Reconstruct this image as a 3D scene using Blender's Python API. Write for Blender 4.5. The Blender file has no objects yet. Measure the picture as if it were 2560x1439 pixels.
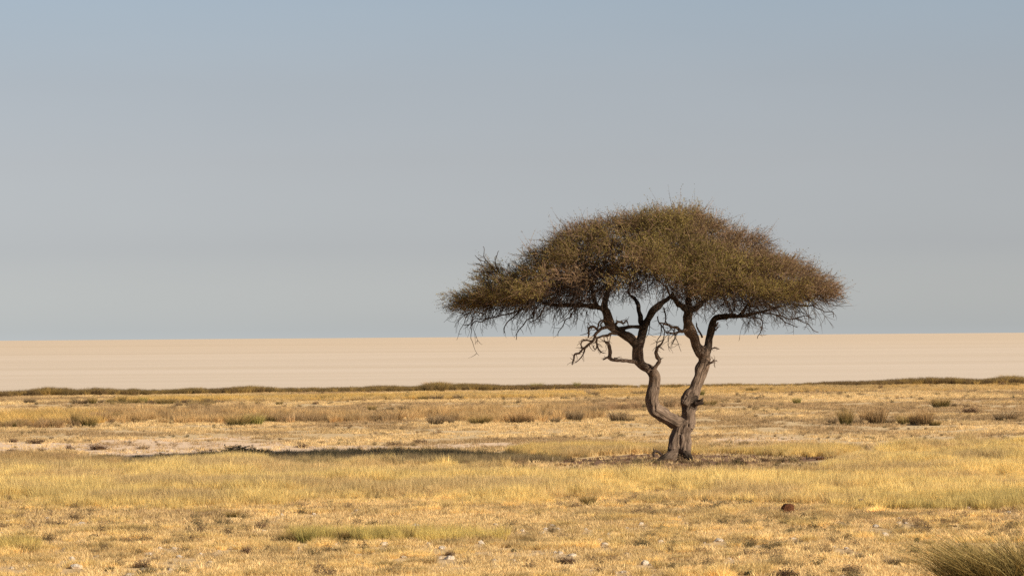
import bpy, math, random
import numpy as np
from mathutils import Vector, Matrix
from mathutils.kdtree import KDTree

rng = np.random.default_rng(11)
random.seed(11)
C = bpy.context.scene.collection
PI = math.pi
R = math.radians

# ------------------------------------------------------------------ camera
W, H = 2560.0, 1439.0
LENS = 150.0
F = LENS / 36.0 * W
CAMZ = 2.95
PITCH = math.atan((840 - 719.5) / F)
ROLL = -math.atan(20.0 / 2560.0)
M3 = Matrix.Rotation(PI / 2 + PITCH, 3, 'X') @ Matrix.Rotation(ROLL, 3, 'Z')
RM = np.array(M3)
CP = np.array([0.0, 0.0, CAMZ])


def ray(px, py):
    return RM @ np.array([(px - W / 2) / F, -(py - H / 2) / F, -1.0])


def at_depth(px, py, d):
    """the point seen at that place of the photograph on the vertical plane y = d"""
    r = ray(px, py)
    return CP + r * (d / r[1])


def project(P):
    q = (np.asarray(P) - CP) @ RM
    return W / 2 + F * q[..., 0] / -q[..., 2], H / 2 - F * q[..., 1] / -q[..., 2]


# ------------------------------------------------------------------ noise
def _hash(ix, iy, iz, seed):
    h = (ix.astype(np.int64) * 374761393 + iy.astype(np.int64) * 668265263 + iz.astype(np.int64) * 2147483647 + seed * 974634777) & 0xffffffff
    h = ((h ^ (h >> 13)) * 1274126177) & 0xffffffff
    h = ((h ^ (h >> 16)) * 2246822519) & 0xffffffff
    return ((h ^ (h >> 15)) & 0xffffff) / float(0xffffff)


def n3(x, y, z, seed=0):
    x, y, z = np.broadcast_arrays(np.asarray(x, float), np.asarray(y, float), np.asarray(z, float))
    x0, y0, z0 = np.floor(x), np.floor(y), np.floor(z)
    fx, fy, fz = x - x0, y - y0, z - z0
    fx, fy, fz = [f * f * (3 - 2 * f) for f in (fx, fy, fz)]
    r = 0
    for i in (0, 1):
        for j in (0, 1):
            for k in (0, 1):
                w = (fx if i else 1 - fx) * (fy if j else 1 - fy) * (fz if k else 1 - fz)
                r = r + w * _hash(x0 + i, y0 + j, z0 + k, seed)
    return r


def n2(x, y, seed=0):
    x, y = np.broadcast_arrays(np.asarray(x, float), np.asarray(y, float))
    x0, y0 = np.floor(x), np.floor(y)
    fx, fy = x - x0, y - y0
    fx, fy = fx * fx * (3 - 2 * fx), fy * fy * (3 - 2 * fy)
    r = 0
    zz = np.zeros_like(x0)
    for i in (0, 1):
        for j in (0, 1):
            r = r + (fx if i else 1 - fx) * (fy if j else 1 - fy) * _hash(x0 + i, y0 + j, zz, seed)
    return r


def fbm(x, y, seed=0, o=4):
    a, s, t = 0.5, 0.0, 0.0
    for k in range(o):
        s = s + a * n2(x * 2 ** k, y * 2 ** k, seed + k * 17)
        t += a
        a *= 0.5
    return s / t


def inpoly(px, py, poly):
    r = np.zeros(px.shape, bool)
    n = len(poly)
    for i in range(n):
        x1, y1 = poly[i]
        x2, y2 = poly[(i + 1) % n]
        if y1 == y2:
            continue
        c = ((y1 > py) != (y2 > py)) & (px < (x2 - x1) * (py - y1) / (y2 - y1) + x1)
        r ^= c
    return r


def sstep(a, b, x):
    t = np.clip((x - a) / (b - a), 0, 1)
    return t * t * (3 - 2 * t)


# ------------------------------------------------------------------ terrain
_r = ray(1695, 1150)
_t = -CAMZ / _r[2]
TREE = CP + _r * _t                      # foot of the acacia
DT = TREE[1]


def edge_y(x):
    return 239 + 0.33 * x + 5 * (fbm(x / 9.0, x * 0 + 3.3, 71, 3) - .5)


def hgt(x, y):
    x = np.asarray(x, float)
    y = np.asarray(y, float)
    h = 0.07 * (fbm(x / 11.0, y / 16.0, 5, 3) - .5)
    rr = ((x - TREE[0]) ** 2 + (y - TREE[1]) ** 2)
    h = h * (1 - np.exp(-rr / 9.0))
    h = h - 0.07 * np.exp(-((x - TREE[0] + 4.2) / 2.6) ** 2 - ((y - DT - 2.8) / 2.5) ** 2)
    return h - 0.6 * sstep(0.5, 6.0, y - edge_y(x))


def gp(px, py):
    r = ray(px, py)
    z = 0.0
    for _ in range(9):
        p = CP + r * ((z - CAMZ) / r[2])
        z = 0.5 * z + 0.5 * float(hgt(p[0], p[1]))
    p = CP + r * ((z - CAMZ) / r[2])
    p[2] = float(hgt(p[0], p[1]))
    return p


# ------------------------------------------------------------------ mesh and object helpers
def mk(name, V, polys, attrs=None, smooth=False):
    """polys: list of index arrays (n,3) or (n,4); attrs: name -> (kind, data per vertex)"""
    V = np.asarray(V, np.float32)
    me = bpy.data.meshes.new(name)
    me.vertices.add(len(V))
    me.vertices.foreach_set('co', V.ravel())
    polys = [np.asarray(p, np.int32) for p in polys if len(p)]
    if polys:
        idx = np.concatenate([p.ravel() for p in polys])
        tot = np.concatenate([np.full(len(p), p.shape[1], np.int32) for p in polys])
        st = np.concatenate([[0], np.cumsum(tot)[:-1]]).astype(np.int32)
        me.loops.add(len(idx))
        me.loops.foreach_set('vertex_index', idx)
        me.polygons.add(len(tot))
        me.polygons.foreach_set('loop_start', st)
        if smooth:
            me.polygons.foreach_set('use_smooth', np.ones(len(tot), bool))
    for k, (kind, d) in (attrs or {}).items():
        a = me.attributes.new(k, kind, 'POINT')
        d = np.asarray(d)
        if kind == 'FLOAT':
            a.data.foreach_set('value', d.astype(np.float32).ravel())
        elif kind == 'INT':
            a.data.foreach_set('value', d.astype(np.int32).ravel())
        elif kind == 'FLOAT_VECTOR':
            a.data.foreach_set('vector', d.astype(np.float32).ravel())
        else:
            if d.shape[1] == 3:
                d = np.concatenate([d, np.ones((len(d), 1))], 1)
            a.data.foreach_set('color', d.astype(np.float32).ravel())
    me.update(calc_edges=True)
    return me


def ob(name, me, mat=None, parent=None):
    o = bpy.data.objects.new(name, me)
    C.objects.link(o)
    if mat:
        me.materials.clear()
        me.materials.append(mat)
    if parent:
        o.parent = parent
    return o


def tag(o, label=None, cat=None, group=None, kind=None):
    if label:
        o['label'] = label
    if cat:
        o['category'] = cat
    if group:
        o['group'] = group
    if kind:
        o['kind'] = kind
    return o


# ------------------------------------------------------------------ materials
def newmat(name):
    m = bpy.data.materials.new(name)
    m.use_nodes = True
    nt = m.node_tree
    nt.nodes.clear()
    out = nt.nodes.new('ShaderNodeOutputMaterial')
    return m, nt, out


def nd(nt, t, **kw):
    n = nt.nodes.new(t)
    for k, v in kw.items():
        setattr(n, k, v)
    return n


def ramp(nt, stops, fac=None):
    r = nt.nodes.new('ShaderNodeValToRGB')
    e = r.color_ramp.elements
    while len(e) < len(stops):
        e.new(0.5)
    for i, (p, c) in enumerate(stops):
        e[i].position = p
        e[i].color = (*c, 1)
    if fac is not None:
        nt.links.new(fac, r.inputs[0])
    return r


def leafy(nt, out, col, trans=0.25):
    d = nd(nt, 'ShaderNodeBsdfDiffuse')
    t = nd(nt, 'ShaderNodeBsdfTranslucent')
    m = nd(nt, 'ShaderNodeMixShader')
    m.inputs[0].default_value = trans
    nt.links.new(col, d.inputs[0])
    nt.links.new(col, t.inputs[0])
    nt.links.new(d.outputs[0], m.inputs[1])
    nt.links.new(t.outputs[0], m.inputs[2])
    nt.links.new(m.outputs[0], out.inputs[0])


def scale_by(nt, col, fac_sock, lo, hi):
    mr = nd(nt, 'ShaderNodeMapRange')
    mr.inputs[3].default_value = lo
    mr.inputs[4].default_value = hi
    nt.links.new(fac_sock, mr.inputs[0])
    v = nd(nt, 'ShaderNodeVectorMath', operation='SCALE')
    nt.links.new(col, v.inputs[0])
    nt.links.new(mr.outputs[0], v.inputs[3])
    return v.outputs[0]


def mat_instanced(name, trans=.3):
    m, nt, out = newmat(name)
    a = nd(nt, 'ShaderNodeAttribute', attribute_type='INSTANCER', attribute_name='tint')
    b = nd(nt, 'ShaderNodeAttribute', attribute_type='GEOMETRY', attribute_name='bv')
    leafy(nt, out, scale_by(nt, a.outputs['Color'], b.outputs['Fac'], .72, 1.25), trans)
    return m


def mat_tint(name, trans=.25):
    m, nt, out = newmat(name)
    a = nd(nt, 'ShaderNodeAttribute', attribute_type='GEOMETRY', attribute_name='tint')
    leafy(nt, out, a.outputs['Color'], trans)
    return m


def mat_tussock(name, base, tip, trans=.25, lo=.7, hi=1.3):
    """blades that are green or brown low down and bleached to straw at the tips"""
    m, nt, out = newmat(name)
    a = nd(nt, 'ShaderNodeAttribute', attribute_type='GEOMETRY', attribute_name='ht')
    b = nd(nt, 'ShaderNodeAttribute', attribute_type='GEOMETRY', attribute_name='bv')
    add = nd(nt, 'ShaderNodeMath', operation='MULTIPLY_ADD')
    add.inputs[1].default_value = .32
    nt.links.new(b.outputs['Fac'], add.inputs[0])
    nt.links.new(a.outputs['Fac'], add.inputs[2])
    r = ramp(nt, [(.38, base), (1.0, tip)], add.outputs[0])
    oi = nd(nt, 'ShaderNodeObjectInfo')
    c = scale_by(nt, r.outputs[0], b.outputs['Fac'], lo, hi)
    leafy(nt, out, scale_by(nt, c, oi.outputs['Random'], .85, 1.15), trans)
    return m


M_GRASS = mat_instanced('dry_grass_blades', .42)
M_RUSHG = mat_tussock('rush_green', (.11, .10, .036), (.42, .29, .12))
M_RUSHB = mat_tussock('rush_brown', (.155, .11, .06), (.52, .34, .16))
M_BRIGHT = mat_tussock('rush_bright', (.16, .16, .045), (.38, .31, .11))
M_SCRUB = mat_tussock('scrub_brown', (.13, .085, .055), (.22, .14, .085))
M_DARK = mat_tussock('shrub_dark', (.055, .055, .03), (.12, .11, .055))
M_GREY = mat_tussock('tussock_grey', (.13, .10, .06), (.36, .26, .15))


def mat_bark():
    m, nt, out = newmat('bark')
    p = nd(nt, 'ShaderNodeBsdfPrincipled')
    a = nd(nt, 'ShaderNodeAttribute', attribute_type='GEOMETRY', attribute_name='bark')
    mp = nd(nt, 'ShaderNodeMapping')
    mp.inputs['Scale'].default_value = (1, 1, .42)
    nt.links.new(a.outputs['Vector'], mp.inputs[0])
    n1 = nd(nt, 'ShaderNodeTexNoise')
    n1.inputs['Scale'].default_value = 1.35
    n1.inputs['Detail'].default_value = 6
    n1.inputs['Roughness'].default_value = .7
    nt.links.new(mp.outputs[0], n1.inputs['Vector'])
    r = ramp(nt, [(.30, (.03, .021, .015)), (.47, (.14, .10, .071)), (.72, (.30, .222, .163))], n1.outputs[0])
    tc = nd(nt, 'ShaderNodeTexCoord')
    n2_ = nd(nt, 'ShaderNodeTexNoise')
    n2_.inputs['Scale'].default_value = 3.0
    nt.links.new(tc.outputs['Object'], n2_.inputs['Vector'])
    c = scale_by(nt, r.outputs[0], n2_.outputs[0], .65, 1.25)
    ag = nd(nt, 'ShaderNodeAttribute', attribute_type='GEOMETRY', attribute_name='girth')   # bark colour gets darker as the limb gets thinner
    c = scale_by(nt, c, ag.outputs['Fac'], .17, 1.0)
    nt.links.new(c, p.inputs['Base Color'])
    p.inputs['Roughness'].default_value = .9
    p.inputs['Specular IOR Level'].default_value = .15
    b = nd(nt, 'ShaderNodeBump')
    b.inputs['Strength'].default_value = .9
    b.inputs['Distance'].default_value = .025
    nt.links.new(n1.outputs[0], b.inputs['Height'])
    nt.links.new(b.outputs[0], p.inputs['Normal'])
    nt.links.new(p.outputs[0], out.inputs[0])
    return m


def mat_plain(name, c1, c2, scale=20, rough=.9, bump=.4, dist=.02):
    m, nt, out = newmat(name)
    p = nd(nt, 'ShaderNodeBsdfPrincipled')
    tc = nd(nt, 'ShaderNodeTexCoord')
    n = nd(nt, 'ShaderNodeTexNoise')
    n.inputs['Scale'].default_value = scale
    n.inputs['Detail'].default_value = 6
    nt.links.new(tc.outputs['Object'], n.inputs['Vector'])
    r = ramp(nt, [(.3, c1), (.7, c2)], n.outputs[0])
    nt.links.new(r.outputs[0], p.inputs['Base Color'])
    p.inputs['Roughness'].default_value = rough
    p.inputs['Specular IOR Level'].default_value = .15
    b = nd(nt, 'ShaderNodeBump')
    b.inputs['Strength'].default_value = bump
    b.inputs['Distance'].default_value = dist
    nt.links.new(n.outputs[0], b.inputs['Height'])
    nt.links.new(b.outputs[0], p.inputs['Normal'])
    nt.links.new(p.outputs[0], out.inputs[0])
    return m


M_BARK = mat_bark()
M_BRANCH = mat_plain('branch_wood', (.026, .018, .013), (.07, .048, .035), 30)
M_DEADWOOD = mat_plain('dead_wood', (.07, .048, .034), (.17, .122, .088), 25)
M_PALEWOOD = mat_plain('bleached_wood', (.40, .29, .18), (.58, .45, .30), 25)
M_STONE = mat_plain('chalk_stone', (.46, .375, .275), (.74, .635, .49), 9, bump=.7, dist=.03)
M_DUNG = mat_plain('red_brown_dung', (.075, .03, .013), (.21, .085, .038), 16, bump=1.0, dist=.05)
M_DUNGD = mat_plain('dark_brown_dung', (.035, .02, .012), (.11, .06, .032), 16, bump=1.0, dist=.05)


def mat_ground():
    m, nt, out = newmat('savanna_soil')
    p = nd(nt, 'ShaderNodeBsdfPrincipled')
    geo = nd(nt, 'ShaderNodeNewGeometry')
    a = nd(nt, 'ShaderNodeAttribute', attribute_type='GEOMETRY', attribute_name='soil')
    n = nd(nt, 'ShaderNodeTexNoise')
    n.inputs['Scale'].default_value = 1.7
    n.inputs['Detail'].default_value = 9
    n.inputs['Roughness'].default_value = .68
    nt.links.new(geo.outputs['Position'], n.inputs['Vector'])
    c = scale_by(nt, a.outputs['Color'], n.outputs[0], .55, 1.42)
    n_ = nd(nt, 'ShaderNodeTexNoise')
    n_.inputs['Scale'].default_value = 5.5
    n_.inputs['Detail'].default_value = 5
    nt.links.new(geo.outputs['Position'], n_.inputs['Vector'])
    spot = ramp(nt, [(.30, (.5, .44, .4)), (.40, (1, 1, 1))], n_.outputs[0])
    mu = nd(nt, 'ShaderNodeVectorMath', operation='MULTIPLY')
    nt.links.new(c, mu.inputs[0])
    nt.links.new(spot.outputs[0], mu.inputs[1])
    nt.links.new(mu.outputs[0], p.inputs['Base Color'])
    p.inputs['Roughness'].default_value = .95
    p.inputs['Specular IOR Level'].default_value = .05
    b = nd(nt, 'ShaderNodeBump')
    b.inputs['Strength'].default_value = .45
    b.inputs['Distance'].default_value = .06
    nt.links.new(n.outputs[0], b.inputs['Height'])
    nt.links.new(b.outputs[0], p.inputs['Normal'])
    nt.links.new(p.outputs[0], out.inputs[0])
    return m


def mat_pan():
    m, nt, out = newmat('salt_clay')
    p = nd(nt, 'ShaderNodeBsdfPrincipled')
    geo = nd(nt, 'ShaderNodeNewGeometry')
    mp = nd(nt, 'ShaderNodeMapping')
    mp.inputs['Scale'].default_value = (.3, 1, 1)
    nt.links.new(geo.outputs['Position'], mp.inputs[0])
    acc = None
    for sc, det, w in ((.0011, 5, .36), (.009, 7, .36), (.05, 6, .28)):
        n = nd(nt, 'ShaderNodeTexNoise')
        n.inputs['Scale'].default_value = sc
        n.inputs['Detail'].default_value = det
        n.inputs['Roughness'].default_value = .65
        nt.links.new(mp.outputs[0], n.inputs['Vector'])
        mm = nd(nt, 'ShaderNodeMath', operation='MULTIPLY_ADD')
        mm.inputs[1].default_value = w
        nt.links.new(n.outputs[0], mm.inputs[0])
        if acc is not None:
            nt.links.new(acc, mm.inputs[2])
        else:
            mm.inputs[2].default_value = 0
        acc = mm.outputs[0]
    r = ramp(nt, [(.36, PAN[0]), (.64, PAN[1])], acc)
    # the pan's colour turns warmer with distance from the shore
    sep = nd(nt, 'ShaderNodeSeparateXYZ')
    nt.links.new(geo.outputs['Position'], sep.inputs[0])
    mr = nd(nt, 'ShaderNodeMapRange')
    mr.inputs[1].default_value = 300
    mr.inputs[2].default_value = 1500
    nt.links.new(sep.outputs['Y'], mr.inputs[0])
    mx = nd(nt, 'ShaderNodeMix', data_type='RGBA', blend_type='MULTIPLY')
    nt.links.new(mr.outputs[0], mx.inputs['Factor'])
    nt.links.new(r.outputs[0], mx.inputs['A'])
    mx.inputs['B'].default_value = (*PAN[2], 1)
    nt.links.new(mx.outputs['Result'], p.inputs['Base Color'])
    p.inputs['Roughness'].default_value = .95
    p.inputs['Specular IOR Level'].default_value = .0
    nt.links.new(p.outputs[0], out.inputs[0])
    return m


PAN = [(.73, .60, .44), (.885, .755, .60), (.985, .95, .89)]

# ------------------------------------------------------------------ ground and pan
SOIL_BARE = np.array((.95, .70, .455))
SOIL_TAN = np.array((.78, .575, .31))
SOIL_FORE = np.array((.74, .525, .27))
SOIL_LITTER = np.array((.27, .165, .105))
BARE_POLYS = [
    [(-400, 1103), (200, 1104), (330, 1096), (700, 1106), (760, 1118), (1000, 1116), (1250, 1106), (1300, 1113), (900, 1128), (560, 1136), (450, 1142), (330, 1144), (180, 1128), (-400, 1124)],
    [(1780, 1100), (1850, 1094), (1990, 1096), (2000, 1104), (1850, 1106)],
    [(380, 1092), (650, 1090), (640, 1096), (400, 1098)],
]
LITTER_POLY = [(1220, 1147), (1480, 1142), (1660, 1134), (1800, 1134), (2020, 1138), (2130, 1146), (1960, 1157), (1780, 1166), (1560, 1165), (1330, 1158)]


def soil_masks(px, py, x, y):
    jx = (fbm(x / 2.2, y / 3.0, 31) - .5)
    jy = (fbm(x / 1.1, y / 2.0, 37) - .5)
    qx, qy = px + jx * 90, py + jy * 14
    bare = np.zeros(px.shape, bool)
    for P in BARE_POLYS:
        bare |= inpoly(qx, qy, P)
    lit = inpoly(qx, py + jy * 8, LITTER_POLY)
    return bare, lit


def build_ground():
    def axis(lo, hi, step, far, k):
        a = list(np.arange(lo, hi + 1e-6, step))
        s, v = step, hi
        while v < far[1]:
            s *= k
            v += s
            a.append(v)
        s, v = step, lo
        while v > far[0]:
            s *= k
            v -= s
            a.insert(0, v)
        return np.array(a)
    xs = axis(-38, 38, .3, (-500, 500), 1.25)
    ys = axis(46, 262, .35, (-250, 420), 1.25)
    X, Y = np.meshgrid(xs, ys)
    Z = hgt(X, Y)
    V = np.stack([X, Y, Z], -1).reshape(-1, 3)
    nx, ny = len(xs), len(ys)
    i = np.arange(ny - 1)[:, None] * nx + np.arange(nx - 1)[None]
    Q = np.stack([i, i + 1, i + nx + 1, i + nx], -1).reshape(-1, 4)
    x, y = V[:, 0], V[:, 1]
    pp = V.copy()
    pp[:, 1] = np.maximum(pp[:, 1], 20)
    pp[:, 2] = 0
    px, py = project(pp)
    bare, lit = soil_masks(px, py, x, y)
    pat = fbm(x / 3.0, y / 5.0, 44)
    f = sstep(60, 90, y)[:, None]
    col = SOIL_FORE * (1 - f) + SOIL_TAN * f
    w = sstep(.56, .68, pat)[:, None]
    col = col * (1 - w) + (.12 * SOIL_BARE + .88 * SOIL_FORE) * w
    b = bare[:, None] * 1.0
    col = col * (1 - b) + SOIL_BARE * b
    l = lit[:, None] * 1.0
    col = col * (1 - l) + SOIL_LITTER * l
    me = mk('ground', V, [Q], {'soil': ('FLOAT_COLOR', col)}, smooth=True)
    tag(ob('ground', me, mat_ground()), kind='structure')
    xs = np.linspace(-22000, 22000, 23)
    ys = np.array([200, 260, 400, 700, 1200, 2200, 4000, 8000, 16000, 30000.])
    X, Y = np.meshgrid(xs, ys)
    V = np.stack([X, Y, np.full_like(X, -.32)], -1).reshape(-1, 3)
    nx, ny = len(xs), len(ys)
    i = np.arange(ny - 1)[:, None] * nx + np.arange(nx - 1)[None]
    Q = np.stack([i, i + 1, i + nx + 1, i + nx], -1).reshape(-1, 4)
    tag(ob('salt_pan', mk('salt_pan', V, [Q]), mat_pan()), kind='structure')


build_ground()


# ------------------------------------------------------------------ blades, tufts, twiggy scrub
def blades(n, r0, h, hv, lean, bend, w, seed, wig=.5, power=.5, pull=None):
    g = np.random.default_rng(seed)
    th = g.uniform(0, 2 * PI, n)
    rad = r0 * g.uniform(0, 1, n) ** power
    hh = h * (1 - hv * g.uniform(0, 1, n))
    out = th + g.normal(0, wig, n)
    ox, oy = np.cos(out), np.sin(out)
    ln = lean * (rad / r0 * .8 + .2) * g.uniform(.5, 1.4, n)
    bd = bend * g.uniform(.2, 1.6, n)
    wa = g.uniform(0, 2 * PI, n)
    wx, wy = np.cos(wa) * w * .5, np.sin(wa) * w * .5
    V = np.zeros((n, 5, 3))
    for k, (t, ws) in enumerate(((0, 1), (0, 1), (.55, .75), (.55, .75), (1, 0))):
        o = ln * t + bd * t * t
        sgn = (-1, 1, -1, 1, 0)[k]
        V[:, k, 0] = rad * np.cos(th) + ox * o * hh + sgn * wx * ws
        V[:, k, 1] = rad * np.sin(th) + oy * o * hh + sgn * wy * ws
        V[:, k, 2] = hh * t * (1 - .35 * bd * t) - (.03 * h if t == 0 else 0)
        if pull is not None:
            V[:, k, 0] += pull[0] * hh * t * t
            V[:, k, 1] += pull[1] * hh * t * t
    b = np.arange(n)[:, None] * 5
    Q = b + np.array([[0, 1, 3, 2]])
    T = b + np.array([[2, 3, 4]])
    bv = np.repeat(g.uniform(0, 1, n), 5)
    ht = np.tile([0, 0, .55, .55, 1.], n)
    return V.reshape(-1, 3), Q, T, bv, ht


def tuft(name, *a, **k):
    V, Q, T, bv, ht = blades(*a, **k)
    return mk(name, V, [Q, T], {'bv': ('FLOAT', bv), 'ht': ('FLOAT', ht)})


def twiggy(name, nt_, seed, leafn=6, leafs=.05, tw=.012, flat=.7):
    """unit low shrub: twigs fanning out of the base with small leaves along them (1 wide, 1 high)"""
    g = np.random.default_rng(seed)
    th = g.uniform(0, 2 * PI, nt_)
    el = np.arcsin(g.uniform(.05, 1, nt_) ** flat)
    L = g.uniform(.45, 1.0, nt_) * .5
    d = np.stack([np.cos(th) * np.cos(el), np.sin(th) * np.cos(el), np.sin(el) * 2.0], -1)
    root = np.stack([np.cos(th) * .12, np.sin(th) * .12, 0 * th], -1) * g.uniform(0, 1, (nt_, 1))
    Vs, Qs, Ts, bvs, hts = [], [], [], [], []
    base = 0
    wa = g.normal(0, 1, (nt_, 3))
    wv = np.cross(d, wa)
    wv /= np.linalg.norm(wv, axis=1)[:, None] + 1e-9
    tip = root + d * L[:, None] + g.normal(0, .04, (nt_, 3))
    V = np.stack([root - wv * tw / 2, root + wv * tw / 2, tip], 1)
    Vs.append(V.reshape(-1, 3))
    Ts.append(np.arange(nt_ * 3).reshape(-1, 3))
    bvs.append(np.repeat(g.uniform(0, .6, nt_), 3))
    hts.append(np.tile([0, 0, .6], nt_))
    base = nt_ * 3
    t = g.uniform(.3, 1.05, (nt_, leafn))
    P = root[:, None] + (tip - root)[:, None] * t[..., None] + g.normal(0, .035, (nt_, leafn, 3))
    P = P.reshape(-1, 3)
    n = len(P)
    a = g.normal(0, 1, (n, 3))
    a /= np.linalg.norm(a, axis=1)[:, None]
    b = np.cross(a, g.normal(0, 1, (n, 3)))
    b /= np.linalg.norm(b, axis=1)[:, None] + 1e-9
    s = leafs * g.uniform(.5, 1.2, (n, 1))
    V = np.stack([P - a * s, P + b * s * .45, P + a * s, P - b * s * .45], 1)
    V[..., 2] = np.maximum(V[..., 2], 0.0)
    Vs.append(V.reshape(-1, 3))
    Qs.append(base + np.arange(n * 4).reshape(-1, 4))
    bvs.append(np.repeat(g.uniform(.2, 1, n), 4))
    hts.append(np.repeat(t.ravel(), 4))
    return mk(name, np.concatenate(Vs), [np.concatenate(Qs), np.concatenate(Ts)],
              {'bv': ('FLOAT', np.concatenate(bvs)), 'ht': ('FLOAT', np.concatenate(hts))})


VAR = {
    'fine': [tuft('fine_tuft', 46, .11, .40, .55, .22, .22, .0075, 100 + i) for i in range(6)],
    'short': [tuft('short_tuft', 60, .10, .17, .55, .55, .35, .0075, 200 + i) for i in range(6)],
    'stub': [tuft('stub_tuft', 26, .12, .075, .6, .7, .3, .009, 300 + i) for i in range(5)],
    'rush': [tuft('rush_tuft', 90, .16, .55, .55, .28, .22, .011, 400 + i) for i in range(6)],
    'scrub': [twiggy('scrub_tuft', 60, 500 + i) for i in range(5)],
}


# ------------------------------------------------------------------ scattering of the uncountable grass
def scatter(name, P, rot, scl, tint, kind, mat, label, cat):
    n = len(P)
    src = bpy.data.collections.new(name + '_blades')
    for i, me in enumerate(VAR[kind]):
        if not me.materials:
            me.materials.append(mat)
        o = bpy.data.objects.new('%s_blade_%02d' % (kind, i), me)
        src.objects.link(o)
    me = mk(name, P, [], {'rot': ('FLOAT_VECTOR', rot), 'scl': ('FLOAT_VECTOR', scl), 'tint': ('FLOAT_COLOR', tint),
                          'pick': ('INT', rng.integers(0, len(VAR[kind]), n))})
    o = ob(name, me)
    ng = bpy.data.node_groups.new(name, 'GeometryNodeTree')
    ng.interface.new_socket('Geometry', in_out='INPUT', socket_type='NodeSocketGeometry')
    ng.interface.new_socket('Geometry', in_out='OUTPUT', socket_type='NodeSocketGeometry')
    gi, go = ng.nodes.new('NodeGroupInput'), ng.nodes.new('NodeGroupOutput')
    ci = ng.nodes.new('GeometryNodeCollectionInfo')
    ci.inputs[0].default_value = src
    ci.inputs[1].default_value = True
    ci.inputs[2].default_value = True
    iop = ng.nodes.new('GeometryNodeInstanceOnPoints')
    iop.inputs['Pick Instance'].default_value = True

    def na(nm, t):
        a = ng.nodes.new('GeometryNodeInputNamedAttribute')
        a.data_type = t
        a.inputs[0].default_value = nm
        return a.outputs[0]
    ng.links.new(gi.outputs[0], iop.inputs['Points'])
    ng.links.new(ci.outputs[0], iop.inputs['Instance'])
    ng.links.new(na('pick', 'INT'), iop.inputs['Instance Index'])
    ng.links.new(na('rot', 'FLOAT_VECTOR'), iop.inputs['Rotation'])
    ng.links.new(na('scl', 'FLOAT_VECTOR'), iop.inputs['Scale'])
    ng.links.new(iop.outputs[0], go.inputs[0])
    md = o.modifiers.new('scatter', 'NODES')
    md.node_group = ng
    tag(o, label, cat, kind='stuff')
    return o


EXC = []          # spots kept free of grass: (x, y, half width, metres in front, metres behind)


class Layer:
    def __init__(s):
        s.P, s.r, s.s, s.t = [], [], [], []

    def add(s, P, scl, tint, tilt=.12):
        n = len(P)
        if not n:
            return
        P = P.copy()
        P[:, 2] = hgt(P[:, 0], P[:, 1])
        s.P.append(P)
        s.r.append(np.stack([rng.normal(0, tilt, n), rng.normal(0, tilt, n), rng.uniform(0, 2 * PI, n)], -1))
        s.s.append(scl if scl.ndim == 2 else np.repeat(scl[:, None], 3, 1))
        s.t.append(tint)

    def build(s, *a):
        P, r, sc_, t = (np.concatenate(q) for q in (s.P, s.r, s.s, s.t))
        k = np.ones(len(P), bool)
        lot = rng.uniform(0, 1, len(P))
        for x, y, hw, f, b in EXC:
            k &= ~((np.abs(P[:, 0] - x) < hw * (.6 + .8 * lot)) & (P[:, 1] > y - f * (.35 + .65 * lot)) & (P[:, 1] < y + b))
        scatter(a[0], P[k], r[k], sc_[k], t[k], *a[1:])


def field(d0, d1, dens, pad=11.0):
    wmax = .1215 * d1 + pad
    n = int((d1 - d0) * 2 * wmax * dens)
    x = rng.uniform(-wmax, wmax, n)
    y = rng.uniform(d0, d1, n)
    k = np.abs(x) < .1215 * y + pad
    x, y = x[k], y[k]
    return np.stack([x, y, 0 * x], -1)


def tints(P, c, var=.18, seed=0, alt=None, altw=.5, sc=4.0):
    n = len(P)
    c = np.array(c)
    t = np.repeat(c[None], n, 0)
    if alt is not None:
        w = sstep(.42, .66, fbm(P[:, 0] / sc, P[:, 1] / (sc * 1.7), 900 + seed))[:, None] * altw
        t = t * (1 - w) + np.array(alt) * w
    big = 1 + .30 * (fbm(P[:, 0] / 6, P[:, 1] / 11, 950 + seed) - .5)[:, None]
    return t * big * (1 + rng.normal(0, var, (n, 1))).clip(.5, 1.6)


GOLD = (.81, .625, .25)
GOLD2 = (.60, .445, .215)
STRAW = (.78, .58, .29)
BROWN = (.44, .30, .165)
DARKB = (.17, .115, .07)

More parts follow.
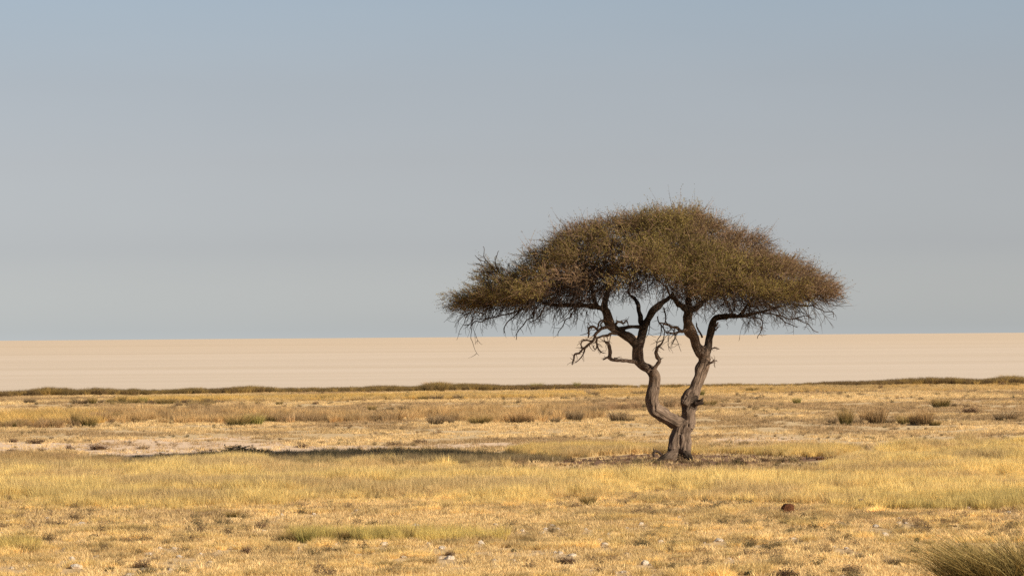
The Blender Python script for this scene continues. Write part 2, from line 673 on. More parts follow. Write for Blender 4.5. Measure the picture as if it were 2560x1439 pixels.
POLYS = {
    'gold_main': [(-500, 1176), (300, 1164), (700, 1152), (1230, 1166), (1450, 1195), (1700, 1200), (1990, 1190), (2090, 1164), (2170, 1128), (2350, 1112), (3100, 1096),
                  (3100, 1270), (2300, 1274), (1900, 1258), (1600, 1266), (1200, 1268), (900, 1260), (600, 1282), (-500, 1300)],
    'gold_back': [(1250, 1136), (1330, 1124), (1500, 1118), (1650, 1126), (1720, 1127), (2150, 1124), (2110, 1141), (1900, 1137), (1800, 1134), (1640, 1136), (1400, 1141)],
    'left_mix': [(-500, 1140), (60, 1140), (200, 1146), (300, 1158), (300, 1180), (-500, 1186)],
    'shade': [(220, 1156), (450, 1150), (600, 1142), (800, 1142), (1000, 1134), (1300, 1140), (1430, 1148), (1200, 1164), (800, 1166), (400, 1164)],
    'far_gold': [(290, 998), (650, 993), (1000, 990), (1450, 984), (1470, 993), (1000, 1000), (650, 1003), (300, 1006)],
    'far_gold_right': [(1480, 978), (1760, 968), (3100, 958), (3100, 974), (2400, 976), (2100, 979), (1750, 986), (1500, 994)],
    'belt_gold': [(-500, 1052), (0, 1046), (110, 1038), (250, 1042), (245, 1064), (150, 1069), (-500, 1078)],
    'belt': [(110, 1036), (420, 1030), (560, 1026), (640, 1022), (660, 1032), (740, 1038), (930, 1044), (1050, 1036), (1300, 1030), (1490, 1022), (1510, 1036),
             (1490, 1052), (1250, 1060), (1000, 1055), (640, 1057), (330, 1060), (250, 1054)],
    'belt_right': [(1470, 1021), (1640, 1013), (1770, 1010), (1770, 1017), (1640, 1022), (1470, 1027)],
    'far_row': [(170, 1007), (520, 1004), (560, 1009), (520, 1014), (180, 1012)],
    'green_fore': [(690, 1354), (770, 1340), (1000, 1332), (1270, 1334), (1270, 1348), (950, 1356)],
    'green_left': [(-500, 1368), (90, 1364), (110, 1380), (-500, 1394)],
    'green_right': [(2150, 1256), (2300, 1246), (3100, 1244), (3100, 1272), (2160, 1276)],
}


def masked(P, key, jx=40, jy=6, seed=1):
    px, py = project(P)
    a = fbm(P[:, 0] / 1.6, P[:, 1] / 4, 60 + seed) - .5
    b = fbm(P[:, 0] / 1.1, P[:, 1] / 3, 80 + seed) - .5
    return inpoly(px + a * jx * 2, py + b * jy * 2, POLYS[key])


def drange(key):
    """nearest and farthest distance of a polygon's outline"""
    ds = []
    for px, py in POLYS[key]:
        r = ray(np.clip(px, -500, 3100), py)
        ds.append(float((CP + r * (-CAMZ / r[2]))[1]))
    return max(47.5, min(ds) - 4), min(256, max(ds) + 8)


fine, short, stub, rush, scrub = Layer(), Layer(), Layer(), Layer(), Layer()

# stubble over all the open ground
P = field(66, 236, 17)
P = P[P[:, 1] < edge_y(P[:, 0]) - 3]
px, py = project(P)
bare, lit = soil_masks(px, py, P[:, 0], P[:, 1])
cl = fbm(P[:, 0] / 1.3, P[:, 1] / 2.4, 21)
k = (~bare & ~lit & (rng.uniform(0, 1, len(P)) < sstep(.3, .55, cl))) | ((bare | lit) & (rng.uniform(0, 1, len(P)) < .16))
P = P[k]
stub.add(P, rng.uniform(.6, 1.5, len(P)), tints(P, STRAW, .2, 1, (.36, .25, .14), .8, 5))

# foreground: low straw everywhere, and separate taller clumps with gaps between them
P = field(47.5, 84, 85)
cl = fbm(P[:, 0] / 1.1, P[:, 1] / 2.0, 27)
P = P[rng.uniform(0, 1, len(P)) < .25 + .75 * sstep(.28, .48, cl)]
stub.add(P, rng.uniform(.5, 1.1, len(P)), tints(P, (.86, .645, .31), .2, 6, (.70, .52, .255), .8, 2))
P = field(47.5, 84, 3.0)
cl = fbm(P[:, 0] / 2.2, P[:, 1] / 3.6, 22)
P = P[rng.uniform(0, 1, len(P)) < sstep(.30, .6, cl)]
m = rng.integers(4, 12, len(P))
big_ = np.repeat(rng.uniform(.45, 1.0, len(P)), m)
tc_ = np.repeat(tints(P, (.86, .645, .27), .16, 2, (.54, .40, .19), .95, .9), m, 0)
P = np.repeat(P, m, 0)
P[:, :2] += rng.normal(0, .085, (len(P), 2)) * (.5 + big_)[:, None]
short.add(P, big_ * rng.uniform(.6, 1.05, len(P)), tc_ * (1 + rng.normal(0, .14, (len(P), 1))).clip(.6, 1.5))

# the tall golden grass
for key, dens, sc, c, alt, lay in (
        ('gold_main', 66, (.4, .78), GOLD, GOLD2, fine), ('gold_back', 60, (.42, .72), (.70, .52, .20), GOLD2, fine),
        ('left_mix', 38, (.4, .75), (.52, .37, .17), BROWN, fine),
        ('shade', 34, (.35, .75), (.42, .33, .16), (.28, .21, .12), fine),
        ('far_gold', 22, (.5, .85), (.70, .49, .17), GOLD2, fine), ('far_gold_right', 22, (.25, .5), (.62, .43, .17), GOLD2, fine),
        ('belt_gold', 9, (.5, .95), (.70, .49, .175), BROWN, rush), ('belt', 6.5, (.4, .9), (.62, .43, .20), (.40, .28, .15), rush),
        ('belt_right', 6, (.35, .7), BROWN, (.54, .37, .20), rush),
        ('far_row', 4, (.35, .6), (.36, .27, .12), DARKB, rush),
        ('green_fore', 60, (.4, .75), (.68, .535, .185), (.48, .395, .135), fine),
        ('green_left', 45, (.5, .75), (.74, .56, .20), (.58, .46, .165), fine),
        ('green_right', 50, (.45, .8), (.74, .565, .205), (.56, .445, .17), fine)):
    d0, d1 = drange(key)
    P = field(d0, d1, dens)
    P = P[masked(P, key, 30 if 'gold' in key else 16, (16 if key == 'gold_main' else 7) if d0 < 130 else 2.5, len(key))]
    cl = fbm(P[:, 0] / .9, P[:, 1] / 1.6, 24 + len(key))
    thr = (.36, .56) if lay is rush else (.25, .45)
    P = P[rng.uniform(0, 1, len(P)) < sstep(thr[0], thr[1], cl)]
    s = rng.uniform(*sc, len(P)) * (.75 + .5 * fbm(P[:, 0] / 1.5, P[:, 1] / 2.5, 25))
    if key == 'gold_main':            # thins out and shortens towards its near edge, in uneven drifts
        drift = fbm(P[:, 0] / 2.4, P[:, 1] / 4.0, 28)
        f = sstep(70, 80, P[:, 1] + 14 * (drift - .5))
        kk = rng.uniform(0, 1, len(P)) < .25 + .75 * f
        s = s * (.42 + .58 * f) * (.55 + .8 * sstep(.3, .68, drift))
        P, s = P[kk], s[kk]
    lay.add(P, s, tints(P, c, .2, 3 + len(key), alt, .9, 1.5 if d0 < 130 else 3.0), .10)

# fringe of dark rushes along the shore of the pan
P = field(214, 262, 16)
e = edge_y(P[:, 0]) - P[:, 1]
px, py = project(P)
bump = np.zeros(len(P))
for c, w, a in ((130, 60, .45), (40, 40, .1), (240, 50, .35), (330, 30, .15), (490, 40, .2), (620, 60, .35), (1095, 36, .55), (1160, 60, .3), (1210, 30, .2), (2330, 110, .45), (2390, 40, .25), (2530, 60, .5), (1830, 60, .1), (960, 50, .15)):
    bump = np.maximum(bump, a * np.exp(-((px - c) / w) ** 2))
k = (e > 0) & (e < 7 + 6 * (fbm(P[:, 0] / 4, P[:, 1] / 6, 91) - .5))
gap = sstep(1470, 1600, px) * (1 - sstep(1980, 2080, px))
k &= rng.uniform(0, 1, len(P)) > .55 * gap
P, e, bump, gap, px = P[k], e[k], bump[k], gap[k], px[k]
s = rng.uniform(.42, .70, len(P)) * (.9 + bump * 1.3) * (1 - .3 * gap)
t = tints(P, (.20, .135, .066), .2, 60, (.24, .175, .07), .6, 3)
g2 = np.clip(bump * 1.1 * sstep(2, 6, e) * 0 + (rng.uniform(0, 1, len(P)) < bump * .75 + .12 + .35 * gap), 0, 1)[:, None]
t = t * (1 - g2) + tints(P, (.42, .29, .10), .2, 61) * g2
rush.add(P, np.stack([s * 1.0, s * 1.0, s], -1), t, .08)

# dark low scrub and litter specks
for d0, d1, dens, sc, thr in ((48, 82, 3.8, (.08, .30), .51), (78, 100, 2.0, (.16, .36), .5), (104, 150, 1.9, (.06, .24), .52), (150, 232, .35, (.12, .4), .50)):
    P = field(d0, d1, dens)
    cl = fbm(P[:, 0] / 1.2, P[:, 1] / 3.0, 26 + int(d0))
    px, py = project(P)
    b_, l_ = soil_masks(px, py, P[:, 0], P[:, 1])
    P = P[(cl > thr) & (P[:, 1] < edge_y(P[:, 0]) - 5) & ~(b_ & (rng.uniform(0, 1, len(P)) < .8))]
    s = rng.uniform(0, 1, len(P)) ** 1.6 * (sc[1] - sc[0]) + sc[0]
    scrub.add(P, np.stack([s, s, s * .6], -1), tints(P, (.27, .19, .11), .3, 70, (.19, .16, .08), .8, 1.5), .1)
P = field(96, 106, 4)
px, py = project(P)
b_, l_ = soil_masks(px, py, P[:, 0], P[:, 1])
P = P[l_]
s = rng.uniform(.06, .2, len(P))
scrub.add(P, np.stack([s * 1.3, s * 1.3, s * .35], -1), tints(P, (.27, .155, .09), .3, 71, (.38, .25, .15), .6, 1), .2)


# ------------------------------------------------------------------ the acacia
rng = np.random.default_rng(23)


def catmull(pts, n=6):
    pts = np.asarray(pts, float)
    if len(pts) < 3:
        t = np.linspace(0, 1, n + 1)[:, None]
        return pts[0] * (1 - t) + pts[1] * t
    P = np.concatenate([[2 * pts[0] - pts[1]], pts, [2 * pts[-1] - pts[-2]]])
    o = []
    for i in range(len(pts) - 1):
        a, b, c, d = P[i:i + 4]
        for k in range(n):
            t = k / n
            o.append(.5 * (2 * b + (c - a) * t + (2 * a - 5 * b + 4 * c - d) * t * t + (3 * b - a - 3 * c + d) * t ** 3))
    o.append(pts[-1])
    return np.array(o)


def tube(path, rad, sides, V, Q, seed=0, cap=True):
    """append a swept tube to the lists V, Q"""
    path = np.asarray(path)
    n = len(path)
    tan = np.gradient(path, axis=0)
    tan /= np.linalg.norm(tan, axis=1)[:, None] + 1e-12
    u = np.cross(tan[0], (0.3, 0.9, 0.2))
    u /= np.linalg.norm(u) + 1e-12
    base = sum(len(v) for v in V)
    ang = np.arange(sides) * 2 * PI / sides
    ring = []
    for i in range(n):
        u = u - tan[i] * np.dot(u, tan[i])
        u /= np.linalg.norm(u) + 1e-12
        w = np.cross(tan[i], u)
        ring.append(path[i] + rad[i] * (np.cos(ang)[:, None] * u + np.sin(ang)[:, None] * w))
    V.append(np.concatenate(ring))
    j = np.arange(sides)
    for i in range(n - 1):
        a = base + i * sides
        Q.append(np.stack([a + j, a + (j + 1) % sides, a + sides + (j + 1) % sides, a + sides + j], -1))
    if cap:
        V.append(np.array([path[0], path[-1]]))
        c0 = base + n * sides
        a, e = base, base + (n - 1) * sides
        Q.append(np.stack([np.full(sides, c0), a + (j + 1) % sides, a + j, a + j], -1))
        Q.append(np.stack([np.full(sides, c0 + 1), e + j, e + (j + 1) % sides, e + (j + 1) % sides], -1))


def split_quads(Q):
    Q = np.concatenate(Q)
    tri = Q[:, 2] == Q[:, 3]
    return [Q[~tri], Q[tri][:, :3]]


S_ = float(np.linalg.norm(at_depth(1701, 1000, DT) - at_depth(1700, 1000, DT)))     # metres per photo pixel at the tree


def limb(pts, fat=1.0):
    """[(px, py, radius px, depth offset m)] -> smooth path and radii in metres, local to the tree foot"""
    P = np.array([at_depth(a, b, DT + d) - TREE for a, b, r, d in pts])
    rr = np.array([r * S_ for a, b, r, d in pts]) * fat
    full = catmull(np.concatenate([P, rr[:, None]], 1), 7)
    return full[:, :3], np.maximum(full[:, 3], .004)


LIMBS = {
    'right_stem': [(1713, 1158, 16, 0), (1712, 1146, 14, 0), (1711, 1125, 12.5, 0), (1711, 1105, 12.5, 0), (1713, 1085, 14, 0), (1715, 1064, 15.5, 0), (1721, 1043, 14.5, 0), (1723, 1029, 15.5, 0), (1724, 1013, 18, .05),
                   (1725, 1002, 18.5, .05), (1729, 988, 16, .05), (1736.5, 974, 13.5, .05), (1743, 958, 12.5, .08), (1751, 933, 13, .1), (1759, 907, 13, .1), (1760, 890, 13.5, .1), (1754, 876, 11, .0)],
    'right_fork_a': [(1758, 890, 12, .1), (1746, 867, 11, .0), (1737, 845, 11.5, -.1), (1724, 825, 12.5, -.2), (1719, 807, 10, -.3), (1720, 790, 8.5, -.3), (1724, 772, 8, -.3)],
    'right_fork_b': [(1762, 890, 10, .1), (1768.6, 867, 9, .15), (1775, 843, 7.6, .2), (1777, 823, 7.5, .2), (1779, 807, 7, .25), (1785, 796, 6.5, .25), (1799, 791, 6, .2), (1822, 788, 5.5, .1), (1847, 790, 4.5, 0), (1880, 785, 3.6, -.3), (1914, 776, 3, -.5), (1950, 765, 2.6, -.6)],
    'left_stem': [(1672, 1158, 17, -.1), (1678, 1144, 14.5, -.08), (1682, 1127, 13, -.05), (1688, 1106, 12, 0), (1695, 1085, 13, 0), (1701, 1068, 14, 0), (1712, 1055, 15, 0)],
    'foot_core': [(1697, 1158, 13, .03), (1697, 1135, 11, .03), (1699, 1112, 13, .0), (1704, 1085, 16, .0)],
    'left_root': [(1682, 1134, 11, -.1), (1668, 1144, 10, -.2), (1650, 1151, 5, -.3), (1632, 1155, 2.5, -.4)],
    'right_root': [(1716, 1138, 9, -.1), (1726, 1150, 7, -.3), (1742, 1157, 3, -.5)],
    'left_limb': [(1718, 1060, 15, 0), (1704, 1056, 15.5, 0), (1686, 1050, 14, -.05), (1669.5, 1043, 13, -.1), (1653, 1035, 13, -.15), (1639, 1025, 13.5, -.2), (1630.6, 1012, 14, -.2), (1628, 1001, 14, -.2), (1632, 988, 13.5, -.2), (1635, 974, 12.5, -.2),
                  (1637, 960, 12, -.2), (1636, 945, 12.2, -.2), (1632, 932, 11.5, -.22), (1620, 922, 10.8, -.25), (1604, 910, 11, -.3), (1595, 897, 11.5, -.3), (1593.5, 880, 12, -.3), (1597, 863, 11.5, -.3), (1603, 847, 9.5, -.25), (1608.5, 830, 8.6, -.2),
                  (1613.5, 813, 8, -.2), (1622, 793, 7.2, -.15), (1634, 773, 7.6, -.1), (1650, 760, 6, 0), (1665, 749, 5, .1), (1684, 733, 4.5, .2)],
    'left_limb_b': [(1597, 866, 10, -.3), (1581, 853, 9.4, -.35), (1563.5, 840, 9, -.4), (1547, 830, 9.5, -.4), (1533.5, 822, 10.5, -.45), (1524.5, 810, 11, -.45), (1521, 796, 9.8, -.5), (1517, 781, 9.2, -.5), (1511, 770, 9, -.5), (1514, 753, 7, -.4), (1518.5, 737, 6.3, -.3), (1523, 720, 5.5, -.2), (1532, 698, 4.5, 0)],
    'far_left': [(1513, 774, 8, -.5), (1497, 767, 6.5, -.6), (1473, 766, 5, -.7), (1447, 763, 4.8, -.8), (1413, 762, 4.3, -.8), (1380, 763, 3.8, -.7), (1358, 757, 3.4, -.6), (1335, 744, 3, -.4), (1300, 738, 2.6, -.3)],
    'far_left_b': [(1497, 768, 5, -.6), (1486, 748, 4.2, -.3), (1483, 730, 3.8, 0), (1474, 712, 3.2, .3)],
    'mid_up': [(1610, 815, 6, -.2), (1600, 801, 4.6, -.1), (1598.5, 781, 4.4, .1), (1597, 763, 4.2, .3), (1588, 748, 3.8, .6), (1577, 737, 3.2, .8)],
    'bridge': [(1536, 821, 5, -.45), (1562, 821, 4, -.4), (1582, 818, 4, -.35), (1606, 815, 5, -.25)],
    'right_up_a': [(1722, 784, 8, -.3), (1708, 768, 6, -.6), (1692, 754, 5, -1.0), (1676, 738, 4, -1.4)],
    'right_up_b': [(1724, 778, 7, -.3), (1742, 765, 6, -.1), (1760, 752, 5, .3), (1782, 735, 4, .8)],
    'right_up_c': [(1721, 776, 6.5, -.3), (1722, 750, 5.6, 0), (1730, 715, 4.6, .2), (1738, 670, 3.6, .4)],
    'far_right': [(1847, 790, 4, 0), (1862, 772, 3.6, .2), (1880, 748, 3.2, .5), (1910, 720, 2.8, .9)],
    'broken_limb': [(1728, 1006, 12, .0), (1740, 1005, 8, -.1), (1750, 1002, 6, -.15), (1756, 998, 3.5, -.2)],
    'knee': [(1716, 1004, 12, -.08), (1712, 1012, 11, -.1)],
}
DEAD = [
    ('bare dead branch kinked upward on the left', [[(1592, 902, 5.5, -.4), (1575, 902, 4.6, -.6), (1563.5, 903, 4.2, -.65), (1547, 900.5, 4.4, -.75), (1534, 897.5, 4.2, -.8), (1527, 891, 5, -.8), (1524.5, 874, 4.7, -.8), (1522, 861, 4.2, -.8), (1517, 857, 3.2, -.8), (1513, 858.5, 2, -.8)],
                                                     [(1530, 896, 3, -.8), (1519, 894, 2.6, -.85), (1509, 898, 1.8, -.9)], [(1537, 899, 3, -.8), (1540, 893, 1.6, -.75)]]),
    ('pale dead branch standing up from the left stem', [[(1632, 935, 8, -.35), (1638, 922, 5.6, -.4), (1643, 914, 4.8, -.42), (1646.5, 903, 4.6, -.45), (1644, 890, 4.8, -.45), (1640.5, 881, 4.2, -.45), (1645, 872, 3.4, -.45), (1652, 864, 2.8, -.45), (1657, 854, 2, -.45)],
                                                        [(1646, 903, 3.5, -.45), (1651, 897, 2.2, -.45), (1655, 896, 1.2, -.45)], [(1622, 928, 4, -.5), (1628, 920, 1.6, -.55)]]),
    ('dead branch drooping far to the left', [[(1530, 817, 5, -.5), (1510, 820, 4.2, -.7), (1496, 827, 3.7, -.8), (1487, 840, 3.3, -.8), (1478, 854, 3, -.8), (1465, 866, 2.8, -.8), (1450, 877, 2.6, -.8), (1438, 886, 2.3, -.8), (1435, 897, 2, -.8), (1431, 911, 1.4, -.8)],
                                              [(1478, 852, 2.2, -.8), (1466, 848, 1.9, -.9), (1456, 852, 1.7, -.9), (1452, 862, 1.5, -.9), (1450, 872, 1.2, -.9)],
                                              [(1462, 868, 2, -.8), (1457, 884, 1.7, -.7), (1451, 896, 1.4, -.7), (1438, 904, 1, -.7)],
                                              [(1495, 826, 3, -.7), (1486, 818, 2.8, -.8), (1475, 818, 2.7, -.9), (1470, 829, 2.5, -.9), (1470, 842, 1.8, -.9)],
                                              [(1540, 832, 3.6, -.5), (1520, 838, 3.2, -.6), (1505, 841, 2.8, -.7), (1495, 845, 2.7, -.7), (1492, 858, 2.4, -.7), (1494, 870, 2, -.7), (1502, 880, 1.6, -.7), (1511, 883, 1, -.7)],
                                              [(1492, 862, 1.8, -.7), (1488, 872, 1.3, -.6), (1484, 862, .9, -.6)],
                                              [(1526, 808, 3, -.5), (1510, 800, 2.2, -.7), (1495, 806, 2, -.8), (1492, 822, 1.7, -.8)],
                                              [(1510, 802, 2, -.7), (1502, 812, 1.6, -.8), (1508, 824, 1.4, -.8)]]),
    ('thin dead twig forking below the canopy', [[(1538, 812, 3.6, -.45), (1545, 806, 2.6, -.4), (1556, 810, 1.9, -.4), (1562, 808, 1.7, -.4), (1568, 801, 1.6, -.4), (1571, 812, 1.3, -.4), (1568, 822, 1, -.4)], [(1545, 806, 2, -.4), (1538, 801, 1.2, -.4)]]),
    ('small dead twig on the right stem', [[(1770, 878, 3, .1), (1776, 873, 1.8, .1), (1786, 868, 1.5, .05), (1798, 873, .9, 0)]]),
    ('small hooked dead twig on the right stem', [[(1768, 912, 3, .0), (1777, 905, 2.4, -.05), (1785, 900, 1.8, -.1), (1793, 901, 1.1, -.1)], [(1786, 900, 1.2, -.1), (1787, 918, .8, -.1)]]),
    ('short forked twig in the right fork', [[(1781, 826, 3, .2), (1790, 818, 2.2, .2), (1797, 805, 1.6, .2)], [(1783, 828, 2.2, .2), (1793, 822, 1.8, .15), (1797, 816, 1.2, .15)]]),
    ('dead branch reaching left from the right stem', [[(1720, 822, 6, -.25), (1704, 826, 4.2, -.35), (1690, 818, 3.6, -.4), (1676, 815, 3, -.45), (1660, 809, 2.2, -.5), (1648, 806, 1.4, -.5)],
                                                      [(1704, 826, 3, -.35), (1692, 829, 2.6, -.4), (1678, 832, 2.2, -.4), (1664, 834, 1.4, -.45)], [(1754, 842, 3, .0), (1745, 820, 2.2, .1), (1738, 806, 1.6, .2)]]),
]

tree = bpy.data.objects.new('acacia_tree', None)
C.objects.link(tree)
tree.location = TREE
tag(tree, 'lone umbrella-shaped acacia tree with twin twisted trunks on the dry plain', 'tree')

skel, srad, sarc = [], [], []
V, Q = [], []
for nm, pts in LIMBS.items():
    p, r = limb(pts, 1.16)
    p = p + (np.stack([n3(p[:, 0] * 4.5, p[:, 1] * 4.5 + k * 9, p[:, 2] * 4.5, 2) for k in range(3)], -1) - .5) * .05
    j = 1 + (.07 if 'stem' in nm else .14) * (n3(p[:, 0] * 6, p[:, 1] * 6, p[:, 2] * 6, 3) - .5) * 2
    r = r * j
    tube(p, r, 14, V, Q)
    skel.append(p)
    srad.append(r)
    sarc.append(np.concatenate([[0], np.cumsum(np.linalg.norm(np.diff(p, axis=0), axis=1))]))
tm = mk('trunk_raw', np.concatenate(V), split_quads(Q))
to = ob('trunk_raw', tm)
md = to.modifiers.new('r', 'REMESH')
md.mode = 'VOXEL'
md.voxel_size = .012
ms = to.modifiers.new('s', 'SMOOTH')
ms.factor = .5
ms.iterations = 3
dg = bpy.context.evaluated_depsgraph_get()
tme = bpy.data.meshes.new_from_object(to.evaluated_get(dg))
bpy.data.objects.remove(to)
nv = len(tme.vertices)
co = np.zeros(nv * 3, np.float32)
tme.vertices.foreach_get('co', co)
co = co.reshape(-1, 3).astype(float)
nr = np.zeros(nv * 3, np.float32)
tme.vertices.foreach_get('normal', nr)
nr = nr.reshape(-1, 3)
SP, SR, SA = np.concatenate(skel), np.concatenate(srad), np.concatenate([a + i * 7.7 for i, a in enumerate(sarc)])
ST = np.concatenate([np.gradient(p, axis=0) for p in skel])
ST /= np.linalg.norm(ST, axis=1)[:, None] + 1e-9
kd = KDTree(len(SP))
for i, p in enumerate(SP):
    kd.insert(p, i)
kd.balance()
ni = np.array([kd.find(c)[1] for c in co])
off = co - SP[ni]
al = (off * ST[ni]).sum(1)
off = off - ST[ni] * al[:, None]
rad = np.linalg.norm(off, axis=1)
uh = np.cross(ST[ni], np.array([.15, .97, .1]))
uh /= np.linalg.norm(uh, axis=1)[:, None] + 1e-9
vh = np.cross(ST[ni], uh)
rr_ = np.maximum(SR[ni], .03)
bark = np.stack([(off * uh).sum(1) / .05, (off * vh).sum(1) / .05, (SA[ni] + al) / .12], -1)
disp = (n3(bark[:, 0] * 1.0, bark[:, 1] * 1.0, bark[:, 2] * .2, 8) - .5) * .026 + (n3(co[:, 0] * 7, co[:, 1] * 7, co[:, 2] * 5, 9) - .5) * .05 + (n3(bark[:, 0] * 2.2, bark[:, 1] * 2.2, bark[:, 2] * .45, 18) - .5) * .018
co2 = co + nr * (disp * np.clip(rr_ / .10, .15, 1.1))[:, None]
# a knot hole and two dark slits worn into the wood
for (a, b, rx, rz, dp) in ((1695, 1040, 3.2, 2.6, .10), (1636, 1017, 2.4, 7, .05), (1642, 970, 1.6, 3.5, .04), (1720, 1063, 1.6, 3.5, .05), (1699, 1100, 3.0, 20, .05), (1697, 1138, 3.0, 14, .05)):
    c = at_depth(a, b, DT) - TREE
    w = np.exp(-((co[:, 0] - c[0]) / (rx * S_)) ** 2 - ((co[:, 2] - c[2]) / (rz * S_)) ** 2) * (nr[:, 1] < 0.1)
    co2[:, 1] += dp * w
tme.vertices.foreach_set('co', co2.astype(np.float32).ravel())
at_ = tme.attributes.new('girth', 'FLOAT', 'POINT')
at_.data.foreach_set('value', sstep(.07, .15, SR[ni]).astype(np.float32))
a = tme.attributes.new('bark', 'FLOAT_VECTOR', 'POINT')
a.data.foreach_set('vector', bark.astype(np.float32).ravel())
tme.polygons.foreach_set('use_smooth', np.ones(len(tme.polygons), bool))
tme.update()
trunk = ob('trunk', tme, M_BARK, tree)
trunk.name = 'trunk'

def twig_from(p, d, L, r0, V, Q):
    d = d / (np.linalg.norm(d) + 1e-9) + np.array([random.gauss(0, .8), random.gauss(0, .8), random.gauss(0, .8)])
    pp = [np.array(p)]
    for _ in range(4):
        d = d / (np.linalg.norm(d) + 1e-9) + np.array([random.gauss(0, .35), random.gauss(0, .35), random.gauss(-.05, .35)])
        pp.append(pp[-1] + d / np.linalg.norm(d) * L * random.uniform(.15, .35))
    tube(np.array(pp), np.linspace(r0, .003, 5), 4, V, Q, cap=False)


for lab, lines in DEAD:
    V, Q = [], []
    for pts in lines:
        p, r = limb(pts)
        p = p + (np.stack([n3(p[:, 0] * 9, p[:, 2] * 9, k * 3.1, 40) for k in range(3)], -1) - .5) * .055
        for k in range(3, len(p) - 1, 3):
            if r[k] < .035:
                twig_from(p[k], p[k] - p[k - 1], min(.35, r[k] * 9), r[k] * .45, V, Q)
        tube(p, r * (1 + .25 * (n3(p[:, 0] * 16, p[:, 2] * 16, 0, 41) - .5)), 8, V, Q)
    d = ob('dead_branch', mk('dead_branch', np.concatenate(V), split_quads(Q), smooth=True), M_DEADWOOD, trunk)
    d['label'] = lab
# splintered end of the broken limb
V, Q = [], []
for pts in ([(1738, 1008, 7, -.12), (1750, 1004, 5, -.16), (1756, 998, 2.4, -.18), (1758, 993, .8, -.18)], [(1742, 1008, 5, -.12), (1754, 1007, 3, -.18), (1761, 1005, 1, -.2)],
            [(1744, 1004, 4, -.15), (1752, 999, 2.2, -.22), (1757, 995, .8, -.22)], [(1744, 1010, 3.5, -.15), (1755, 1009, 2, -.2), (1759, 1008, .7, -.22)]):
    p, r = limb(pts)
    tube(p, r, 7, V, Q)
d = ob('broken_stub', mk('broken_stub', np.concatenate(V), split_quads(Q)), M_BRANCH, trunk)
d['label'] = 'dark splintered stub of a snapped limb'

# --- crown envelope: radial profiles (px from the centre, photo row) for the left, right and front/back of the dome
XC = 1625.0
LT = [(0, 548), (60, 551), (120, 558), (175, 572), (225, 597), (275, 620), (325, 658), (375, 682), (425, 710), (460, 728), (485, 742), (500, 752)]
LB = [(0, 640), (60, 660), (110, 690), (170, 728), (225, 754), (300, 772), (375, 780), (450, 776), (485, 764), (500, 757)]
RT = [(0, 548), (60, 544), (120, 543), (175, 556), (225, 590), (275, 612), (325, 640), (375, 662), (425, 684), (455, 712), (468, 730), (475, 745)]
RB = [(0, 640), (60, 680), (120, 716), (180, 752), (240, 774), (300, 780), (375, 776), (440, 766), (465, 754), (475, 750)]
FT = [(0, 548), (120, 553), (225, 580), (330, 620), (400, 655), (450, 685), (475, 708)]
FB = [(0, 640), (150, 660), (300, 692), (420, 712), (450, 712), (475, 708)]
CROWN0 = at_depth(XC, 700, DT) - TREE
BY = 4.1           # half depth of the crown in metres


def env(x, v):
    """top, bottom height (local z) and edge fraction at crown plan position (x, v) relative to its centre"""
    ax = np.where(x < 0, 482, 446) * S_
    r = (np.abs(x / ax) ** 1.65 + np.abs(v / BY) ** 1.65) ** (1 / 1.65)
    c = x / (np.hypot(x, v) + 1e-6)
    wl, wr = np.clip(-c, 0, 1) ** 1.5, np.clip(c, 0, 1) ** 1.5
    wf = 1 - wl - wr
    I = lambda q, L: np.interp(r * q, *zip(*L))
    top = wl * I(500, LT) + wr * I(475, RT) + wf * I(475, FT)
    bot = wl * I(500, LB) + wr * I(475, RB) + wf * (I(475, FB) + np.where(v < 0, 1, 0) * 46 * sstep(.1, 1.1, x) * sstep(.25, .6, r))
    return CROWN0[2] + (700 - top) * S_, CROWN0[2] + (700 - bot) * S_, r


def crown_points(n, low):
    g = rng
    x = g.uniform(-1, 1, n * 3) * 5.0
    v = g.uniform(-1, 1, n * 3) * BY
    zt, zb, r = env(x, v)
    k = r < 1
    x, v, zt, zb, r = x[k][:n], v[k][:n], zt[k][:n], zb[k][:n], r[k][:n]
    u = g.uniform(0, 1, len(x)) ** .8
    z = zt - .15 - u * np.maximum(zt - zb - .1, .1)
    return np.stack([x + CROWN0[0], v, z], -1), u, r


# --- branchwork grown through the crown (space colonisation from the limbs)
att, _, _ = crown_points(2600, True)
nodes = [tuple(p) for nm, p in zip(LIMBS, skel) for p in p[(len(p) // 3 if nm in ('left_limb', 'right_stem') else 0):] if p[2] > 3.0]
nodes = [np.array(p) for p in nodes]
N0 = len(nodes)
par = [-1] * N0
alive = np.ones(len(att), bool)
STEP = .16
for it in range(90):
    kd = KDTree(len(nodes))
    for i, p in enumerate(nodes):
        kd.insert(p, i)
    kd.balance()
    acc = {}
    for ai in np.nonzero(alive)[0]:
        _, i, d = kd.find(att[ai])
        if d < .27:
            alive[ai] = False
            continue
        dv = (att[ai] - nodes[i]) / d
        if i in acc:
            acc[i] = (acc[i][0] + dv, acc[i][1] + 1)
        else:
            acc[i] = (dv, 1)
    if not acc:
        break
    for i, (dv, c) in acc.items():
        l = np.linalg.norm(dv)
        if l < 1e-3:
            continue
        dirn = dv / l + rng.normal(0, .28, 3)
        dirn /= np.linalg.norm(dirn)
        nodes.append(nodes[i] + dirn * STEP)
        par.append(i)
ND = np.array(nodes)
par = np.array(par)
nn = len(ND)
kids = [[] for _ in range(nn)]
for i in range(N0, nn):
    kids[par[i]].append(i)
area = np.zeros(nn)
for i in range(nn - 1, N0 - 1, -1):
    if not kids[i]:
        area[i] = .0055 ** 2.3
    area[par[i]] += area[i]
nrad = np.minimum(np.maximum(area, 1e-12) ** (1 / 2.3), .055)
V, Q = [], []
